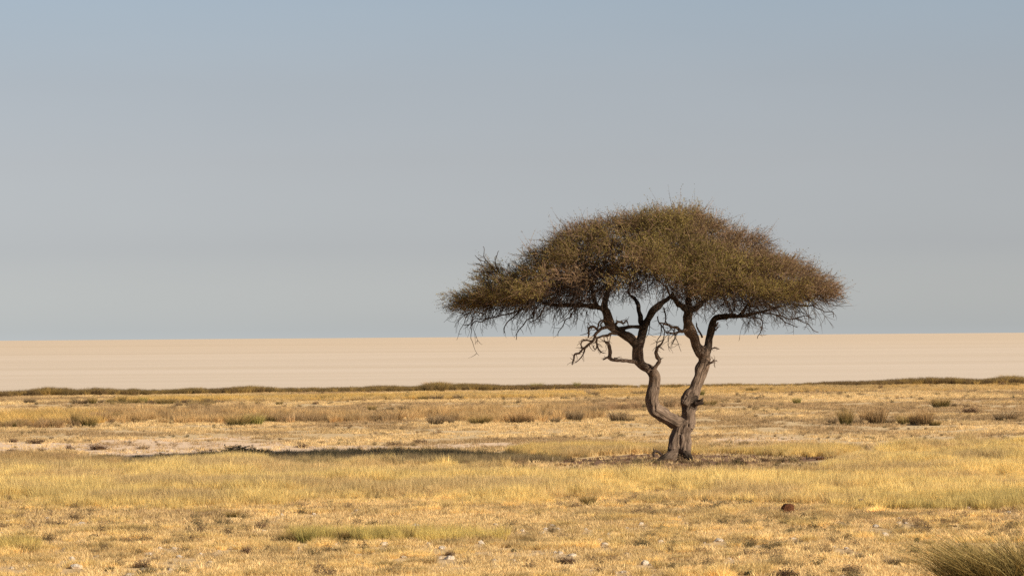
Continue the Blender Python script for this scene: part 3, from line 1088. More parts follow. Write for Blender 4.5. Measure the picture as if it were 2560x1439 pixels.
for i in range(N0, nn):                       # every chain starts where it leaves its parent
    p = par[i]
    first = p < N0 or kids[p][int(np.argmax([area[k] for k in kids[p]]))] != i
    if not first:
        continue
    path, rd = [ND[p]], [nrad[i]]
    j = i
    while True:
        path.append(ND[j])
        rd.append(nrad[j])
        if not kids[j]:
            break
        j = kids[j][int(np.argmax([area[k] for k in kids[j]]))]
    path, rd = np.array(path), np.array(rd)
    if len(path) > 2:
        path[1:-1] = .5 * path[1:-1] + .25 * (path[:-2] + path[2:])
    tube(path, rd, 5, V, Q, cap=False)
# bare twigs hanging under the canopy
low = []
for i in range(N0, nn):
    zt, zb, r = env(np.array([ND[i][0] - CROWN0[0]]), np.array([ND[i][1]]))
    if ND[i][2] < zb[0] + .75:
        low.append(i)
for q in range(1150):
    p = ND[random.choice(low)].copy()
    L = random.uniform(.25, .75) if q > 90 else random.uniform(.6, 1.15)
    outw = np.array([p[0] - CROWN0[0], p[1], 0])
    outw /= np.linalg.norm(outw) + 1e-6
    d = outw * random.uniform(.2, .9) + np.array([random.gauss(0, .35), random.gauss(0, .35), -random.uniform(.2, .9)])
    d /= np.linalg.norm(d)
    path = [p]
    n = max(3, int(L / .09))
    for k in range(n):
        d = d + np.array([random.gauss(0, .22), random.gauss(0, .22), random.gauss(-.09, .16)])
        d /= np.linalg.norm(d)
        path.append(path[-1] + d * L / n)
    r0 = random.uniform(.005, .008) + (.004 if q < 90 else 0)
    tube(np.array(path), np.linspace(r0, .003, len(path)), 4, V, Q, cap=False)
    for b_ in range(random.randint(1, 4)):
        k = random.randrange(1, n)
        d2 = d + np.array([random.gauss(0, .7), random.gauss(0, .7), random.gauss(-.1, .4)])
        d2 /= np.linalg.norm(d2)
        pp = [path[k]]
        for _ in range(3):
            d2 = d2 + np.random.default_rng(q * 9 + b_).normal(0, .2, 3)
            d2 /= np.linalg.norm(d2)
            pp.append(pp[-1] + d2 * random.uniform(.05, .12))
        tube(np.array(pp), np.linspace(r0 * .7, .002, 4), 3, V, Q, cap=False)
for pts in (
        [(1320, 765, 2.6, -.8), (1270, 785, 2.2, -1.1), (1222, 797, 1.8, -1.2), (1190, 805, 1.5, -1.2), (1158, 813, 1.0, -1.2)], [(1222, 797, 1.5, -1.2), (1200, 795, 1.2, -1.2), (1170, 800, .7, -1.2)],
        [(1310, 762, 2, -.5), (1285, 790, 1.8, -.6), (1268, 815, 1.5, -.6), (1263, 830, .9, -.6)], [(1345, 768, 2, -.6), (1322, 795, 1.8, -.7), (1300, 822, 1.5, -.7), (1292, 848, .9, -.7)],
        [(1362, 765, 2, -.4), (1345, 790, 1.6, -.4), (1322, 806, 1.2, -.4)], [(1445, 768, 2, -.6), (1425, 795, 1.6, -.7), (1408, 818, 1.3, -.7), (1395, 840, .8, -.7)],
        [(1885, 788, 2, -.3), (1904, 805, 1.6, -.4), (1903, 825, 1.4, -.4), (1893, 850, .9, -.4)], [(1905, 780, 2.4, -.5), (1950, 790, 2, -.7), (2000, 802, 1.6, -.9), (2046, 828, 1.0, -1)],
        [(1940, 786, 2, -.6), (1965, 805, 1.5, -.7), (1990, 815, 1.0, -.8)], [(1990, 762, 2.2, -.6), (2040, 770, 1.8, -.9), (2075, 782, 1.4, -1), (2086, 792, .8, -1)],
        [(1985, 795, 1.6, -.7), (2015, 792, 1.3, -.8), (2040, 800, .9, -.8)],
        [(1262, 700, 2, .2), (1236, 672, 1.6, .1), (1216, 648, 1.3, 0), (1203, 618, .8, 0)], [(1236, 672, 1.4, .1), (1210, 664, 1.1, 0), (1180, 655, .7, 0)], [(1225, 660, 1.2, .1), (1200, 652, 1, 0), (1190, 640, .6, 0)],
        [(1255, 690, 1.6, .1), (1240, 655, 1.3, 0), (1246, 630, .8, 0)], [(1250, 680, 1.4, .1), (1225, 680, 1.1, 0), (1195, 682, .7, -.1)],
        [(1643, 790, 2, 0), (1650, 815, 1.6, -.1), (1646, 840, 1.2, -.1), (1632, 875, .7, -.1)], [(1660, 770, 2.4, -.3), (1664, 800, 2, -.4), (1660, 830, 1.6, -.4), (1655, 858, 1.2, -.4)],
        [(1664, 800, 1.6, -.4), (1680, 825, 1.3, -.5), (1695, 850, 1, -.5), (1703, 876, .6, -.5)], [(1655, 812, 1.3, -.1), (1668, 835, 1.1, -.2), (1672, 858, .8, -.2), (1680, 872, .5, -.2)], [(1700, 822, 1.6, -.4), (1690, 845, 1.2, -.5), (1682, 870, .7, -.5)],
        [(1628, 800, 1.4, 0), (1626, 822, 1.2, -.1), (1618, 845, .7, -.1)], [(1660, 845, 1.2, -.4), (1640, 858, .9, -.4), (1630, 880, .5, -.4)]):
    p, r = limb(pts, .85)
    p = p + (np.stack([n3(p[:, 0] * 7, p[:, 2] * 7, k * 3.1, 43) for k in range(3)], -1) - .5) * .10
    tube(p, r, 6, V, Q)
    for k in range(2, len(p) - 2, 3):
        d2 = np.array([random.gauss(0, .6), random.gauss(0, .6), random.gauss(-.45, .4)])
        d2 /= np.linalg.norm(d2)
        pp = [p[k]]
        for _ in range(4):
            d2 = d2 + rng.normal(0, .25, 3)
            d2 /= np.linalg.norm(d2)
            pp.append(pp[-1] + d2 * random.uniform(.03, .09))
        tube(np.array(pp), np.linspace(.007, .003, 5), 3, V, Q, cap=False)
BW = (np.concatenate(V), split_quads(Q))

# --- foliage: clumps of sprays of thin thorny twigs set with tiny leaflets
CL = []
for px_, py_, dd, rc, g_ in ((1850, 768, -1.6, .55, .15), (1795, 752, -2.0, .5, .3), (1905, 742, -1.8, .62, .5), (1965, 748, -1.2, .5, .6), (2040, 728, -.8, .5, .5), (2072, 742, -.3, .36, .4),
                             (1300, 742, -1.0, .5, .4), (1370, 738, -1.6, .55, .5), (1240, 744, -.8, .42, .5), (1190, 738, -.5, .30, .7), (1150, 744, -.2, .22, .8), (1118, 749, -.1, .15, .8), (1235, 690, .3, .4, .2), (1720, 735, -2.2, .5, .6),
                             (1450, 728, -2.0, .45, .7), (1640, 560, -.6, .62, .6), (1585, 568, -1.0, .5, .3), (1700, 558, -.4, .6, .4), (1630, 580, .9, .7, .5), (1530, 570, -.3, .5, .2), (1760, 568, -.5, .5, .7)):
    q = at_depth(px_, py_, DT + dd) - TREE
    CL.append((np.array([q[0] - CROWN0[0], q[1], q[2]]), rc, rc * .45, .8, g_))
tries = 0
while len(CL) < 230 and tries < 40000:
    tries += 1
    x_, v_ = rng.uniform(-5, 5), rng.uniform(-BY, BY)
    zt, zb, r = (float(q) for q in env(np.float64(x_), np.float64(v_)))
    if r > .97:
        continue
    up = rng.uniform() < .64
    rc = rng.uniform(.36, 1.0) * (1 - .38 * r)
    rz = rc * rng.uniform(.38, .52)
    z_ = zt - rz * rng.uniform(.2, 1.5) if up else zb + rz * .9 + rng.uniform(0, 1) * max(zt - zb - rz * 2, 0)
    c_ = np.array([x_, v_, z_])
    if any(((c_ - q[0]) ** 2 / (1, 1, .34)).sum() < (.5 * (rc + q[1]) * 1.36) ** 2 for q in CL):
        continue
    CL.append((c_, rc, rz, r, rng.uniform()))
sp_, sd_, sg_, sl_ = [], [], [], []
for c_, rc, rz, r, g_ in CL:
    n = int(128 * (rc / .55) ** 2.0)
    d = rng.normal(0, 1, (n, 3))
    d /= np.linalg.norm(d, axis=1)[:, None]
    d = d[(d[:, 2] > -.12) | (rng.uniform(0, 1, n) < .55)]
    n = len(d)
    q = d * rng.uniform(.2, .80, (n, 1)) ** .5
    sp_.append(c_ + q * (rc, rc, rz))
    o_ = np.array([c_[0] / 4.8, c_[1] / BY, 0])
    t_ = d * (.6, .6, .45) + o_ * .75 + np.array([0, 0, .40 - .42 * r]) + rng.normal(0, .2, (n, 3))
    sd_.append(t_)
    gr = (n2(c_[0] * .55 + 4, c_[1] * .5 + c_[2], 66) - .5) * 1.3 + .42 + g_ * .35
    sg_.append(np.full(n, float(gr)) + rng.normal(0, .06, n))
    sl_.append(sstep(-.25, .15, d[:, 2] + rng.normal(0, .12, n)))      # the underside of a clump is bare, darker twigs
SPt, sd, sg, sl = np.concatenate(sp_), np.concatenate(sd_), np.concatenate(sg_), np.concatenate(sl_)
zt, zb, r = env(SPt[:, 0], SPt[:, 1])
# leaves live in the outer, upper layer only; below it the twigs are bare, darker in colour and sparse
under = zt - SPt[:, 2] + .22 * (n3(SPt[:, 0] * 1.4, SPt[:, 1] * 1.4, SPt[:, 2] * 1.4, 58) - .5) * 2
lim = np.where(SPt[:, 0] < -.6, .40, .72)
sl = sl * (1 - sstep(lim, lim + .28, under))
k = (r < 1.06) & (SPt[:, 2] > zb - .35) & (rng.uniform(0, 1, len(SPt)) < .66 + .34 * sl)
ppx, ppy = project(SPt + np.array([CROWN0[0], 0, 0]) + TREE)
for hx, hy, hw, hh in ((1545, 618, 50, 32), (1498, 690, 60, 34), (1905, 692, 46, 22), (1575, 672, 44, 24), (1785, 596, 30, 15), (1402, 668, 40, 20), (1690, 618, 28, 15), (1868, 630, 28, 15), (1335, 702, 44, 20),
                       (1455, 618, 28, 15), (1800, 695, 32, 15), (1650, 694, 52, 24), (1285, 676, 26, 13), (1965, 694, 30, 14), (1735, 660, 28, 13), (1600, 582, 26, 12), (1230, 722, 40, 14), (1425, 725, 60, 22), (1850, 735, 34, 16)):
    w = np.exp(-((ppx - hx) / hw) ** 2 - ((ppy - hy) / hh) ** 2)
    k &= ~((rng.uniform(0, 1, len(SPt)) < 1.1 * w) & (SPt[:, 1] < 1.2))       # hollows between the clumps
SPt, sd, sg, sl = SPt[k], sd[k], sg[k], sl[k]
x, v, z = SPt[:, 0], SPt[:, 1], SPt[:, 2]
SPt = SPt + np.array([CROWN0[0], 0, 0])
ns = len(SPt)
sd /= np.linalg.norm(sd, axis=1)[:, None]
TW = 7
NTW = ns * TW
pos = np.repeat(SPt, TW, 0) + rng.normal(0, .09, (NTW, 3))
dr = np.repeat(sd, TW, 0) + rng.normal(0, .42, (NTW, 3))
dr /= np.linalg.norm(dr, axis=1)[:, None]
wisp = np.repeat(1 + .12 * (1 - sstep(.1, .35, under[k])), TW)
Lt = wisp * rng.uniform(.10, .29, NTW) * np.where(rng.uniform(0, 1, NTW) < .10, 2.0, 1)
bendv = rng.normal(0, .22, (NTW, 3))
mid = pos + dr * (Lt * .5)[:, None]
dr2 = dr + bendv
dr2 /= np.linalg.norm(dr2, axis=1)[:, None]
tipp = mid + dr2 * (Lt * .5)[:, None]
wv = np.cross(dr, rng.normal(0, 1, (NTW, 3)))
wv /= np.linalg.norm(wv, axis=1)[:, None] + 1e-9
tw = .0048
TV = np.stack([pos - wv * tw, pos + wv * tw, mid - wv * tw * .8, mid + wv * tw * .8, tipp], 1)
b = np.arange(NTW)[:, None] * 5
TQ = b + np.array([[0, 1, 3, 2]])
TT = b + np.array([[2, 3, 4]])
green = sstep(.28, .62, np.repeat(sg, TW))
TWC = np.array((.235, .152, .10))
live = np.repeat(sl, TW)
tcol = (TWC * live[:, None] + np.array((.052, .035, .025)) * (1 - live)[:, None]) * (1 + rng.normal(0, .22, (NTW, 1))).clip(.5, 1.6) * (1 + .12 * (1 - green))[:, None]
nl = (np.where(rng.uniform(0, 1, NTW) < .25 + .75 * green, 12, 5) * (.06 + .94 * live)).astype(int)
li = np.repeat(np.arange(NTW), nl)
NL = len(li)
tt = rng.uniform(.1, 1.05, NL)[:, None]
LP = np.where(tt < .5, pos[li] + (mid - pos)[li] * tt * 2, mid[li] + (tipp - mid)[li] * (tt * 2 - 1)) + rng.normal(0, .014, (NL, 3))
a_ = rng.normal(0, 1, (NL, 3)) + dr[li] * .8
a_ /= np.linalg.norm(a_, axis=1)[:, None]
b_ = np.cross(a_, rng.normal(0, 1, (NL, 3)))
b_ /= np.linalg.norm(b_, axis=1)[:, None] + 1e-9
ls = rng.uniform(.008, .020, (NL, 1))
LV = np.stack([LP - a_ * ls, LP + b_ * ls * .42, LP + a_ * ls, LP - b_ * ls * .42], 1)
base = NTW * 5
LQ = base + np.arange(NL * 4).reshape(-1, 4)
GR = np.array((.235, .188, .055))
BRN = np.array((.225, .155, .082))
lg = (green[li] * .8 + .2 * rng.uniform(0, 1, NL))[:, None]
cbri = np.repeat(np.concatenate([np.full(len(a_), .72 + .5 * c_[4]) for a_, c_ in zip(sp_, CL)])[k], TW)
lcol = cbri[li][:, None] * (GR * lg + BRN * (1 - lg)) * (1 + rng.normal(0, .15, (NL, 1))).clip(.5, 1.5)
FV = np.concatenate([TV.reshape(-1, 3), LV.reshape(-1, 3)])
FC = np.concatenate([np.repeat(tcol, 5, 0), np.repeat(lcol, 4, 0)])
print('CLUMPS', len(CL))
print('TREE nodes', nn, 'sprays', ns, 'twigs', NTW, 'leaves', NL)
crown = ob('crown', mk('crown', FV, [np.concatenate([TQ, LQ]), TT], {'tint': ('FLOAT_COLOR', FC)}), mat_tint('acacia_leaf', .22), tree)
ob('branchwork', mk('branchwork', BW[0], BW[1], smooth=True), M_BRANCH, crown)

# ------------------------------------------------------------------ countable plants
PL = {
    'rushg': ([tuft('green_tussock', 420, .30, 1.0, .55, .34, .26, .014, 700 + i) for i in range(4)], M_RUSHG),
    'rushb': ([tuft('brown_tussock', 360, .34, 1.0, .6, .26, .22, .015, 720 + i) for i in range(4)], M_RUSHB),
    'bright': ([tuft('bright_tussock', 360, .34, 1.0, .5, .24, .22, .016, 740 + i) for i in range(3)], M_BRIGHT),
    'grey': ([tuft('grey_tussock', 330, .30, 1.0, .6, .34, .3, .014, 760 + i) for i in range(4)], M_GREY),
    'scrub': ([twiggy('brown_shrub', 170, 780 + i, 7, .045) for i in range(4)], M_SCRUB),
    'dark': ([twiggy('dark_shrub', 260, 800 + i, 12, .05) for i in range(4)], M_DARK),
}
CATN = {'rushg': ('grass_tussock', 'tussock'), 'rushb': ('grass_tussock', 'tussock'), 'bright': ('grass_tussock', 'tussock'), 'grey': ('grass_tussock', 'tussock'),
        'scrub': ('low_shrub', 'shrub'), 'dark': ('leafy_shrub', 'shrub')}
PLANTS = []


def plant(px, py, w, h, kind, label, group=None):
    p = gp(px, py)
    s = p[1] / F
    mes, mat = PL[kind]
    me = mes[len(PLANTS) % len(mes)]
    nm, cat = CATN[kind]
    if not me.materials:
        me.materials.append(mat)
    o = bpy.data.objects.new(nm, me)
    C.objects.link(o)
    o.location = (p[0], p[1], p[2] - .01)
    o.rotation_euler = (0, 0, random.uniform(0, 6.28))
    k = 1.2 if kind not in ('scrub', 'dark') else 1.05
    o.scale = (w * s * k, w * s * k, h * s * (.72 if py < 985 else 1) * (1.48 if kind not in ('scrub', 'dark') else 1.12))
    EXC.append((p[0], p[1], w * s * .45, 1.8 if p[1] < 100 else .6, .1))
    tag(o, label, cat, group)
    PLANTS.append(o)
    return o


for a in [
    # shore of the pan
    (1092, 970, 60, 20, 'rushb', 'brown mound of rushes, the tallest hump on the dark far fringe'),
    (1340, 972, 28, 20, 'bright', 'bright green clump in the dark fringe by the pan, the wider of two'),
    (1443, 972, 16, 23, 'bright', 'narrow upright green clump in the dark fringe by the pan'),
    (1418, 972, 22, 13, 'rushg', 'low olive clump in the fringe beside the narrow upright green one'),
    (2522, 952, 40, 20, 'rushg', 'dark green bush on the far fringe at the right edge of the photo'),
    (2508, 964, 30, 15, 'scrub', 'brown bush just in front of the dark green fringe bush at right'),
    (2534, 965, 26, 13, 'rushg', 'small green bush right of the brown one by the fringe'),
    (2202, 973, 18, 18, 'scrub', 'reddish upright bush standing alone before the fringe on the right'),
    (1880, 979, 30, 17, 'rushg', 'dark round bush alone between the trunk and the far fringe'),
    (1783, 968, 24, 11, 'grey', 'grey tuft touching the right trunk beneath the far fringe'),
    (1755, 989, 12, 14, 'bright', 'small olive tuft close beside the right trunk'),
    # open ground right of the tree
    (1992, 1008, 20, 14, 'bright', 'small green tuft leaning left on the open ground right of the tree'),
    (1976, 988, 18, 7, 'scrub', 'flat brown shrublet above the small leaning green tuft'),
    (1905, 990, 12, 7, 'scrub', 'tiny brown shrublet below the dark round bush'),
    (1772, 1015, 34, 15, 'rushg', 'olive tuft behind the broken stub of the right trunk'),
    (2352, 1018, 46, 23, 'rushg', 'dark green dome-shaped tussock on the open ground at right'),
    (2425, 1034, 60, 23, 'scrub', 'thin brown see-through bush right of the dark dome tussock'),
    (2516, 1050, 64, 24, 'grey', 'wide grey bush near the right edge on the open ground'),
    (2081, 1059, 26, 18, 'grey', 'small grey tussock, leftmost of the row right of the tree'),
    (2115, 1062, 36, 38, 'rushg', 'tall tussock with a green side in the row right of the tree'),
    (2146, 1058, 26, 14, 'grey', 'short grey tuft between the two tall tussocks of the right row'),
    (2166, 1053, 32, 26, 'rushb', 'brown tuft behind the golden topped tussock in the right row'),
    (2192, 1061, 48, 42, 'rushb', 'golden topped tussock in the middle of the right row'),
    (2224, 1058, 28, 15, 'grey', 'small dark tuft at the foot of the golden topped tussock'),
    (2264, 1060, 44, 24, 'rushg', 'low green-based tussock left of the widest clump in the right row'),
    (2290, 1062, 34, 34, 'rushb', 'brown tussock, middle of the widest clump in the right row'),
    (2316, 1063, 36, 36, 'rushb', 'tall dark-stemmed brown tussock on the right of the widest clump'),
    (2338, 1063, 28, 13, 'rushg', 'low green tuft ending the right row of tussocks'),
    (2388, 1070, 34, 8, 'scrub', 'flat dark shrublet on bare soil right of the tussock row'),
    (2325, 1040, 18, 9, 'rushg', 'tiny olive tuft behind the widest clump of the right row'),
    # between belt and trunk
    (1545, 1054, 42, 30, 'grey', 'round grey tussock alone left of the trunk'),
    (1573, 1054, 26, 16, 'grey', 'small grey tuft touching the round one left of the trunk'),
    (1494, 1038, 32, 28, 'grey', 'pale grey tussock at the right end of the brown belt'),
    (1598, 987, 34, 12, 'grey', 'dark low tuft in the far golden strip close left of the trunk'),
    (1482, 988, 30, 12, 'grey', 'twin-topped low tuft in the far golden strip left of the trunk'),
    (1612, 1019, 34, 17, 'grey', 'grey tussock just touching the left trunk at the belt'),
    (1665, 1018, 44, 22, 'grey', 'brown-grey tussock seen between the two trunks'),
    (1682, 971, 40, 16, 'rushg', 'olive tussock by the fringe seen between the two trunks'),
    # front edge of the belt
    (594, 1064, 56, 26, 'rushg', 'dark tussock leaning left at the front of the brown belt'),
    (634, 1062, 48, 26, 'bright', 'bright green tussock at the front of the brown belt'),
    (672, 1055, 48, 18, 'rushg', 'low dark tussock right of the bright green one'),
    (978, 1053, 60, 24, 'rushb', 'dark brown tussock at the front of the belt, left of centre'),
    (1090, 1060, 44, 22, 'grey', 'grey-brown tussock at the front centre of the belt'),
    (1128, 1060, 16, 18, 'grey', 'narrow brown tuft at the front centre of the belt'),
    (1200, 1059, 54, 20, 'rushg', 'dark green-based tussock at the front of the belt centre'),
    (1300, 1058, 50, 30, 'rushb', 'brown tussock with a dark base right of the belt centre'),
    (1325, 1058, 22, 22, 'rushb', 'narrow dark tussock beside the brown one right of belt centre'),
    (1362, 1050, 32, 26, 'grey', 'grey tussock leaning left near the right end of the belt'),
    (1388, 1055, 26, 14, 'grey', 'low pale tuft before the leaning grey tussock'),
    (1436, 1052, 38, 28, 'grey', 'pale brown tussock near the right end of the belt'),
    (860, 1053, 44, 14, 'grey', 'low grey tussock at the front of the belt on the left half'),
    (190, 1064, 22, 34, 'rushg', 'tall narrow tussock in the golden patch at far left'),
    (222, 1066, 40, 28, 'rushg', 'wide olive tussock ending the golden patch at far left'),
    (128, 1066, 60, 20, 'rushg', 'low dark green tussock in the middle of the golden patch'),
    (32, 1068, 52, 18, 'rushg', 'green-based tussock near the left edge of the photo'),
    (270, 1050, 50, 20, 'rushg', 'olive tussock just right of the golden patch'),
    # the far row
    (74, 1008, 30, 14, 'grey', 'olive-grey tuft alone at far left above the belt'),
    (77, 1017, 14, 6, 'scrub', 'tiny dark shrublet below the lone far left tuft'),
    (200, 1010, 40, 15, 'grey', 'brown tuft beginning the far dark row on the left'),
    (232, 1010, 20, 18, 'rushg', 'upright dark tuft, second in the far left row'),
    (252, 1008, 16, 11, 'grey', 'small brown tuft in the gap of the far left row'),
    (279, 1007, 22, 12, 'rushg', 'dark low tuft, middle of the far left row'),
    (306, 1006, 20, 17, 'rushg', 'tall green-topped tuft in the far left row'),
    (332, 1009, 30, 15, 'rushg', 'widest dark tuft of the far left row'),
    (358, 1007, 20, 15, 'bright', 'light green tuft in the far left row'),
    (415, 1010, 46, 16, 'rushg', 'broad dark green clump right of the far left row'),
    (464, 1016, 54, 10, 'grey', 'long flat grey tuft under the far golden strip on the left'),
    (664, 1000, 24, 12, 'rushg', 'dark tuft under the far golden strip, leftmost of its line'),
    (725, 1000, 46, 11, 'grey', 'long flat tuft second in the line under the golden strip'),
    (779, 999, 20, 11, 'grey', 'small brown tuft third in the line under the golden strip'),
    (818, 1001, 30, 15, 'rushg', 'olive tuft fourth in the line under the golden strip'),
    (850, 1000, 26, 13, 'rushg', 'domed dark tuft fifth in the line under the golden strip'),
    (918, 999, 24, 15, 'rushg', 'dark tuft left of centre in the line under the golden strip'),
    (960, 999, 30, 11, 'rushg', 'low dark tuft left of centre in the line under the golden strip'),
    (1011, 997, 30, 14, 'grey', 'brown tuft standing slightly above the line under the golden strip'),
    (1058, 999, 24, 11, 'rushg', 'dark tuft at the centre of the line under the golden strip'),
    (1090, 999, 34, 13, 'grey', 'brown tuft right of the centre one in the line'),
    (1152, 998, 34, 13, 'grey', 'last dark tuft on the right of the line'),
    (1205, 996, 44, 10, 'grey', 'faint brown tuft beyond the right end of the line'),
    (790, 1010, 22, 9, 'scrub', 'small scrubby tuft below the line under the golden strip'),
    (698, 1011, 18, 9, 'rushg', 'small dark tuft below the line, left of the scrubby one'),
    (645, 1011, 12, 10, 'rushg', 'narrow dark tuft below the left end of the line'),
    (930, 1026, 22, 13, 'rushg', 'dark tuft, leftmost of three standing before the brown belt'),
    (975, 1026, 18, 12, 'grey', 'pale tuft, middle of three standing before the brown belt'),
    (1010, 1026, 30, 15, 'grey', 'wide tuft, rightmost of three standing before the brown belt'),
    # bare clearing on the left
    (33, 1105, 30, 13, 'scrub', 'brown shrub on the bare clearing at the left edge'),
    (92, 1108, 66, 15, 'scrub', 'wide flat brown shrub on the bare clearing'),
    (128, 1098, 20, 9, 'scrub', 'small brown shrub behind the wide flat one'),
    (172, 1124, 22, 19, 'scrub', 'upright sprig-like shrub in the middle of the bare clearing'),
    (246, 1124, 70, 20, 'scrub', 'largest brown shrub on the bare clearing'),
    (356, 1122, 40, 8, 'scrub', 'flat shrub right of the largest on the bare clearing'),
    (396, 1112, 18, 6, 'scrub', 'tiny shrub behind the flat one on the bare clearing'),
    (30, 1130, 40, 13, 'scrub', 'brown shrub half in grass below the bare clearing at the left edge'),
    (105, 1128, 30, 13, 'scrub', 'brown shrub half in grass below the wide flat shrub'),
    (68, 1141, 34, 14, 'scrub', 'dull brown bush in the grass at the left, under the clearing'),
    (121, 1147, 34, 13, 'scrub', 'dull brown bush in the grass right of the other'),
    (755, 1118, 44, 13, 'scrub', 'brown shrub just behind the long tree shadow'),
    (808, 1105, 24, 5, 'scrub', 'low dark shrublet far behind the tree shadow'),
    (700, 1098, 16, 6, 'scrub', 'small shrublet left of the low dark one behind the shadow'),
    (985, 1113, 54, 12, 'scrub', 'left of two long brown shrubs behind the shadow near the centre'),
    (1050, 1108, 46, 14, 'scrub', 'right of two long brown shrubs behind the shadow near the centre'),
    # in the shade of the crown
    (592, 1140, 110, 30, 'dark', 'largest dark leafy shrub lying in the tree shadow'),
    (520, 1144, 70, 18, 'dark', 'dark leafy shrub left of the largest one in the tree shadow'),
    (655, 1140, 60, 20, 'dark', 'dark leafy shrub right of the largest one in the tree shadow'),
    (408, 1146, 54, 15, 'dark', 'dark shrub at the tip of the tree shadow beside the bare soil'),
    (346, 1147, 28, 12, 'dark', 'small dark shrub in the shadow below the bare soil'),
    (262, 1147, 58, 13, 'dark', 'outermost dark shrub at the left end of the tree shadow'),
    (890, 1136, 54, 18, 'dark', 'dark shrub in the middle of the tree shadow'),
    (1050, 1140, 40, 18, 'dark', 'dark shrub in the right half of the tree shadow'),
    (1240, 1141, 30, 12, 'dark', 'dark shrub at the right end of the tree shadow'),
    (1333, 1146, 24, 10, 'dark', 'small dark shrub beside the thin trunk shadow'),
    # golden grass and foreground
    (1724, 1220, 46, 26, 'rushg', 'olive tuft in the golden grass below the trunk'),
    (1782, 1216, 42, 17, 'grey', 'dull grey tuft in the golden grass right of the olive one'),
    (2502, 1222, 46, 22, 'grey', 'dark grey tuft in the golden grass near the right edge'),
    (2270, 1222, 32, 20, 'grey', 'brownish tuft in the golden grass right of the dung'),
    (2368, 1214, 24, 18, 'grey', 'purplish tuft in the golden grass between two grey ones'),
    (2107, 1240, 20, 26, 'scrub', 'upright dark-stemmed tuft above the small brown dung lumps'),
    (2172, 1272, 36, 22, 'rushg', 'dark green tussock beside the arched brown stick'),
    (2132, 1276, 30, 9, 'dark', 'low grey-green plant below the small brown dung lumps'),
    (1925, 1251, 26, 10, 'grey', 'dark low tuft above the round red-brown dung'),
    (1560, 1262, 26, 18, 'grey', 'dark upright tuft in the grass below centre'),
    (1470, 1262, 40, 26, 'rushg', 'olive clump at the lower edge of the golden grass'),
    (1425, 1238, 30, 14, 'grey', 'dark tuft above the olive clump in the golden grass'),
    (516, 1290, 26, 14, 'grey', 'dark tuft at the lower edge of the golden grass on the left'),
    (580, 1292, 40, 18, 'rushg', 'olive tuft right of the dark one at the grass edge'),
    (475, 1319, 28, 9, 'dark', 'small dark green plant on the left foreground'),
    (652, 1320, 40, 20, 'scrub', 'pale purplish bush in the left foreground'),
    (636, 1344, 28, 11, 'dark', 'low dark plant below the pale purplish bush'),
    (616, 1383, 36, 26, 'scrub', 'thorny brown bush in the lower left foreground'),
    (765, 1356, 50, 34, 'bright', 'tallest green tussock in the green foreground strip'),
    (720, 1354, 40, 24, 'rushg', 'olive tussock left of the tallest green one'),
    (855, 1352, 44, 28, 'rushg', 'green-brown tussock right of the tallest green one'),
    (1020, 1346, 30, 26, 'rushg', 'dark-stemmed tussock in the middle of the green strip'),
    (1215, 1341, 34, 14, 'rushg', 'small dark green tuft at the right end of the green strip'),
    (64, 1382, 34, 24, 'rushg', 'dark green tuft leaning right near the left edge'),
    (355, 1418, 58, 24, 'scrub', 'pinkish brown bush in the lower left corner area'),
    (274, 1426, 34, 14, 'dark', 'small dark plant beside the largest flat stone'),
    (1416, 1408, 66, 24, 'scrub', 'dark brown bush in the lower foreground at centre'),
    (1125, 1388, 36, 16, 'scrub', 'dark bush above a pair of pale stones'),
    (1680, 1363, 36, 16, 'dark', 'dark plant right of the white stones in the foreground'),
    (1286, 1378, 22, 10, 'dark', 'small dark plant left of the lower foreground centre'),
    (1965, 1440, 80, 28, 'scrub', 'wide dark brown bush cut by the bottom edge of the photo'),
    (2130, 1430, 60, 26, 'scrub', 'brown bush low in the foreground left of the big tussock'),
    (2235, 1410, 42, 20, 'grey', 'grey tuft left of the big tussock'),
    (2292, 1354, 16, 16, 'dark', 'small dark tuft above the big tussock'),
    (2322, 1361, 26, 12, 'rushg', 'small green tuft above the big tussock'),
    (2335, 1384, 14, 14, 'scrub', 'tiny dark sprig left of the crest of the big tussock'),
    (1880, 1384, 30, 14, 'scrub', 'brown tuft in the right half of the foreground'),
    (1500, 1428, 40, 18, 'scrub', 'dark tuft beside a white stone at the bottom'),
    (1870, 1437, 30, 14, 'dark', 'dark tuft left of the wide brown bush at the bottom'),
]:
    plant(*a)

# the big tussock in the corner
p = gp(2566, 1503)
s = p[1] / F
V1 = blades(3400, .70, .98, .6, .60, .45, .010, 55, .85, .6, pull=(-.42, 0))
big = mk('big_tussock', V1[0], [V1[1], V1[2]], {'bv': ('FLOAT', V1[3]), 'ht': ('FLOAT', V1[4])})
o = ob('grass_tussock', big, mat_tussock('rush_big', (.09, .078, .027), (.44, .33, .125), .25, .45, 1.5))
o.location = p
tag(o, 'big dark green tussock bent leftward in the lower right corner', 'tussock')


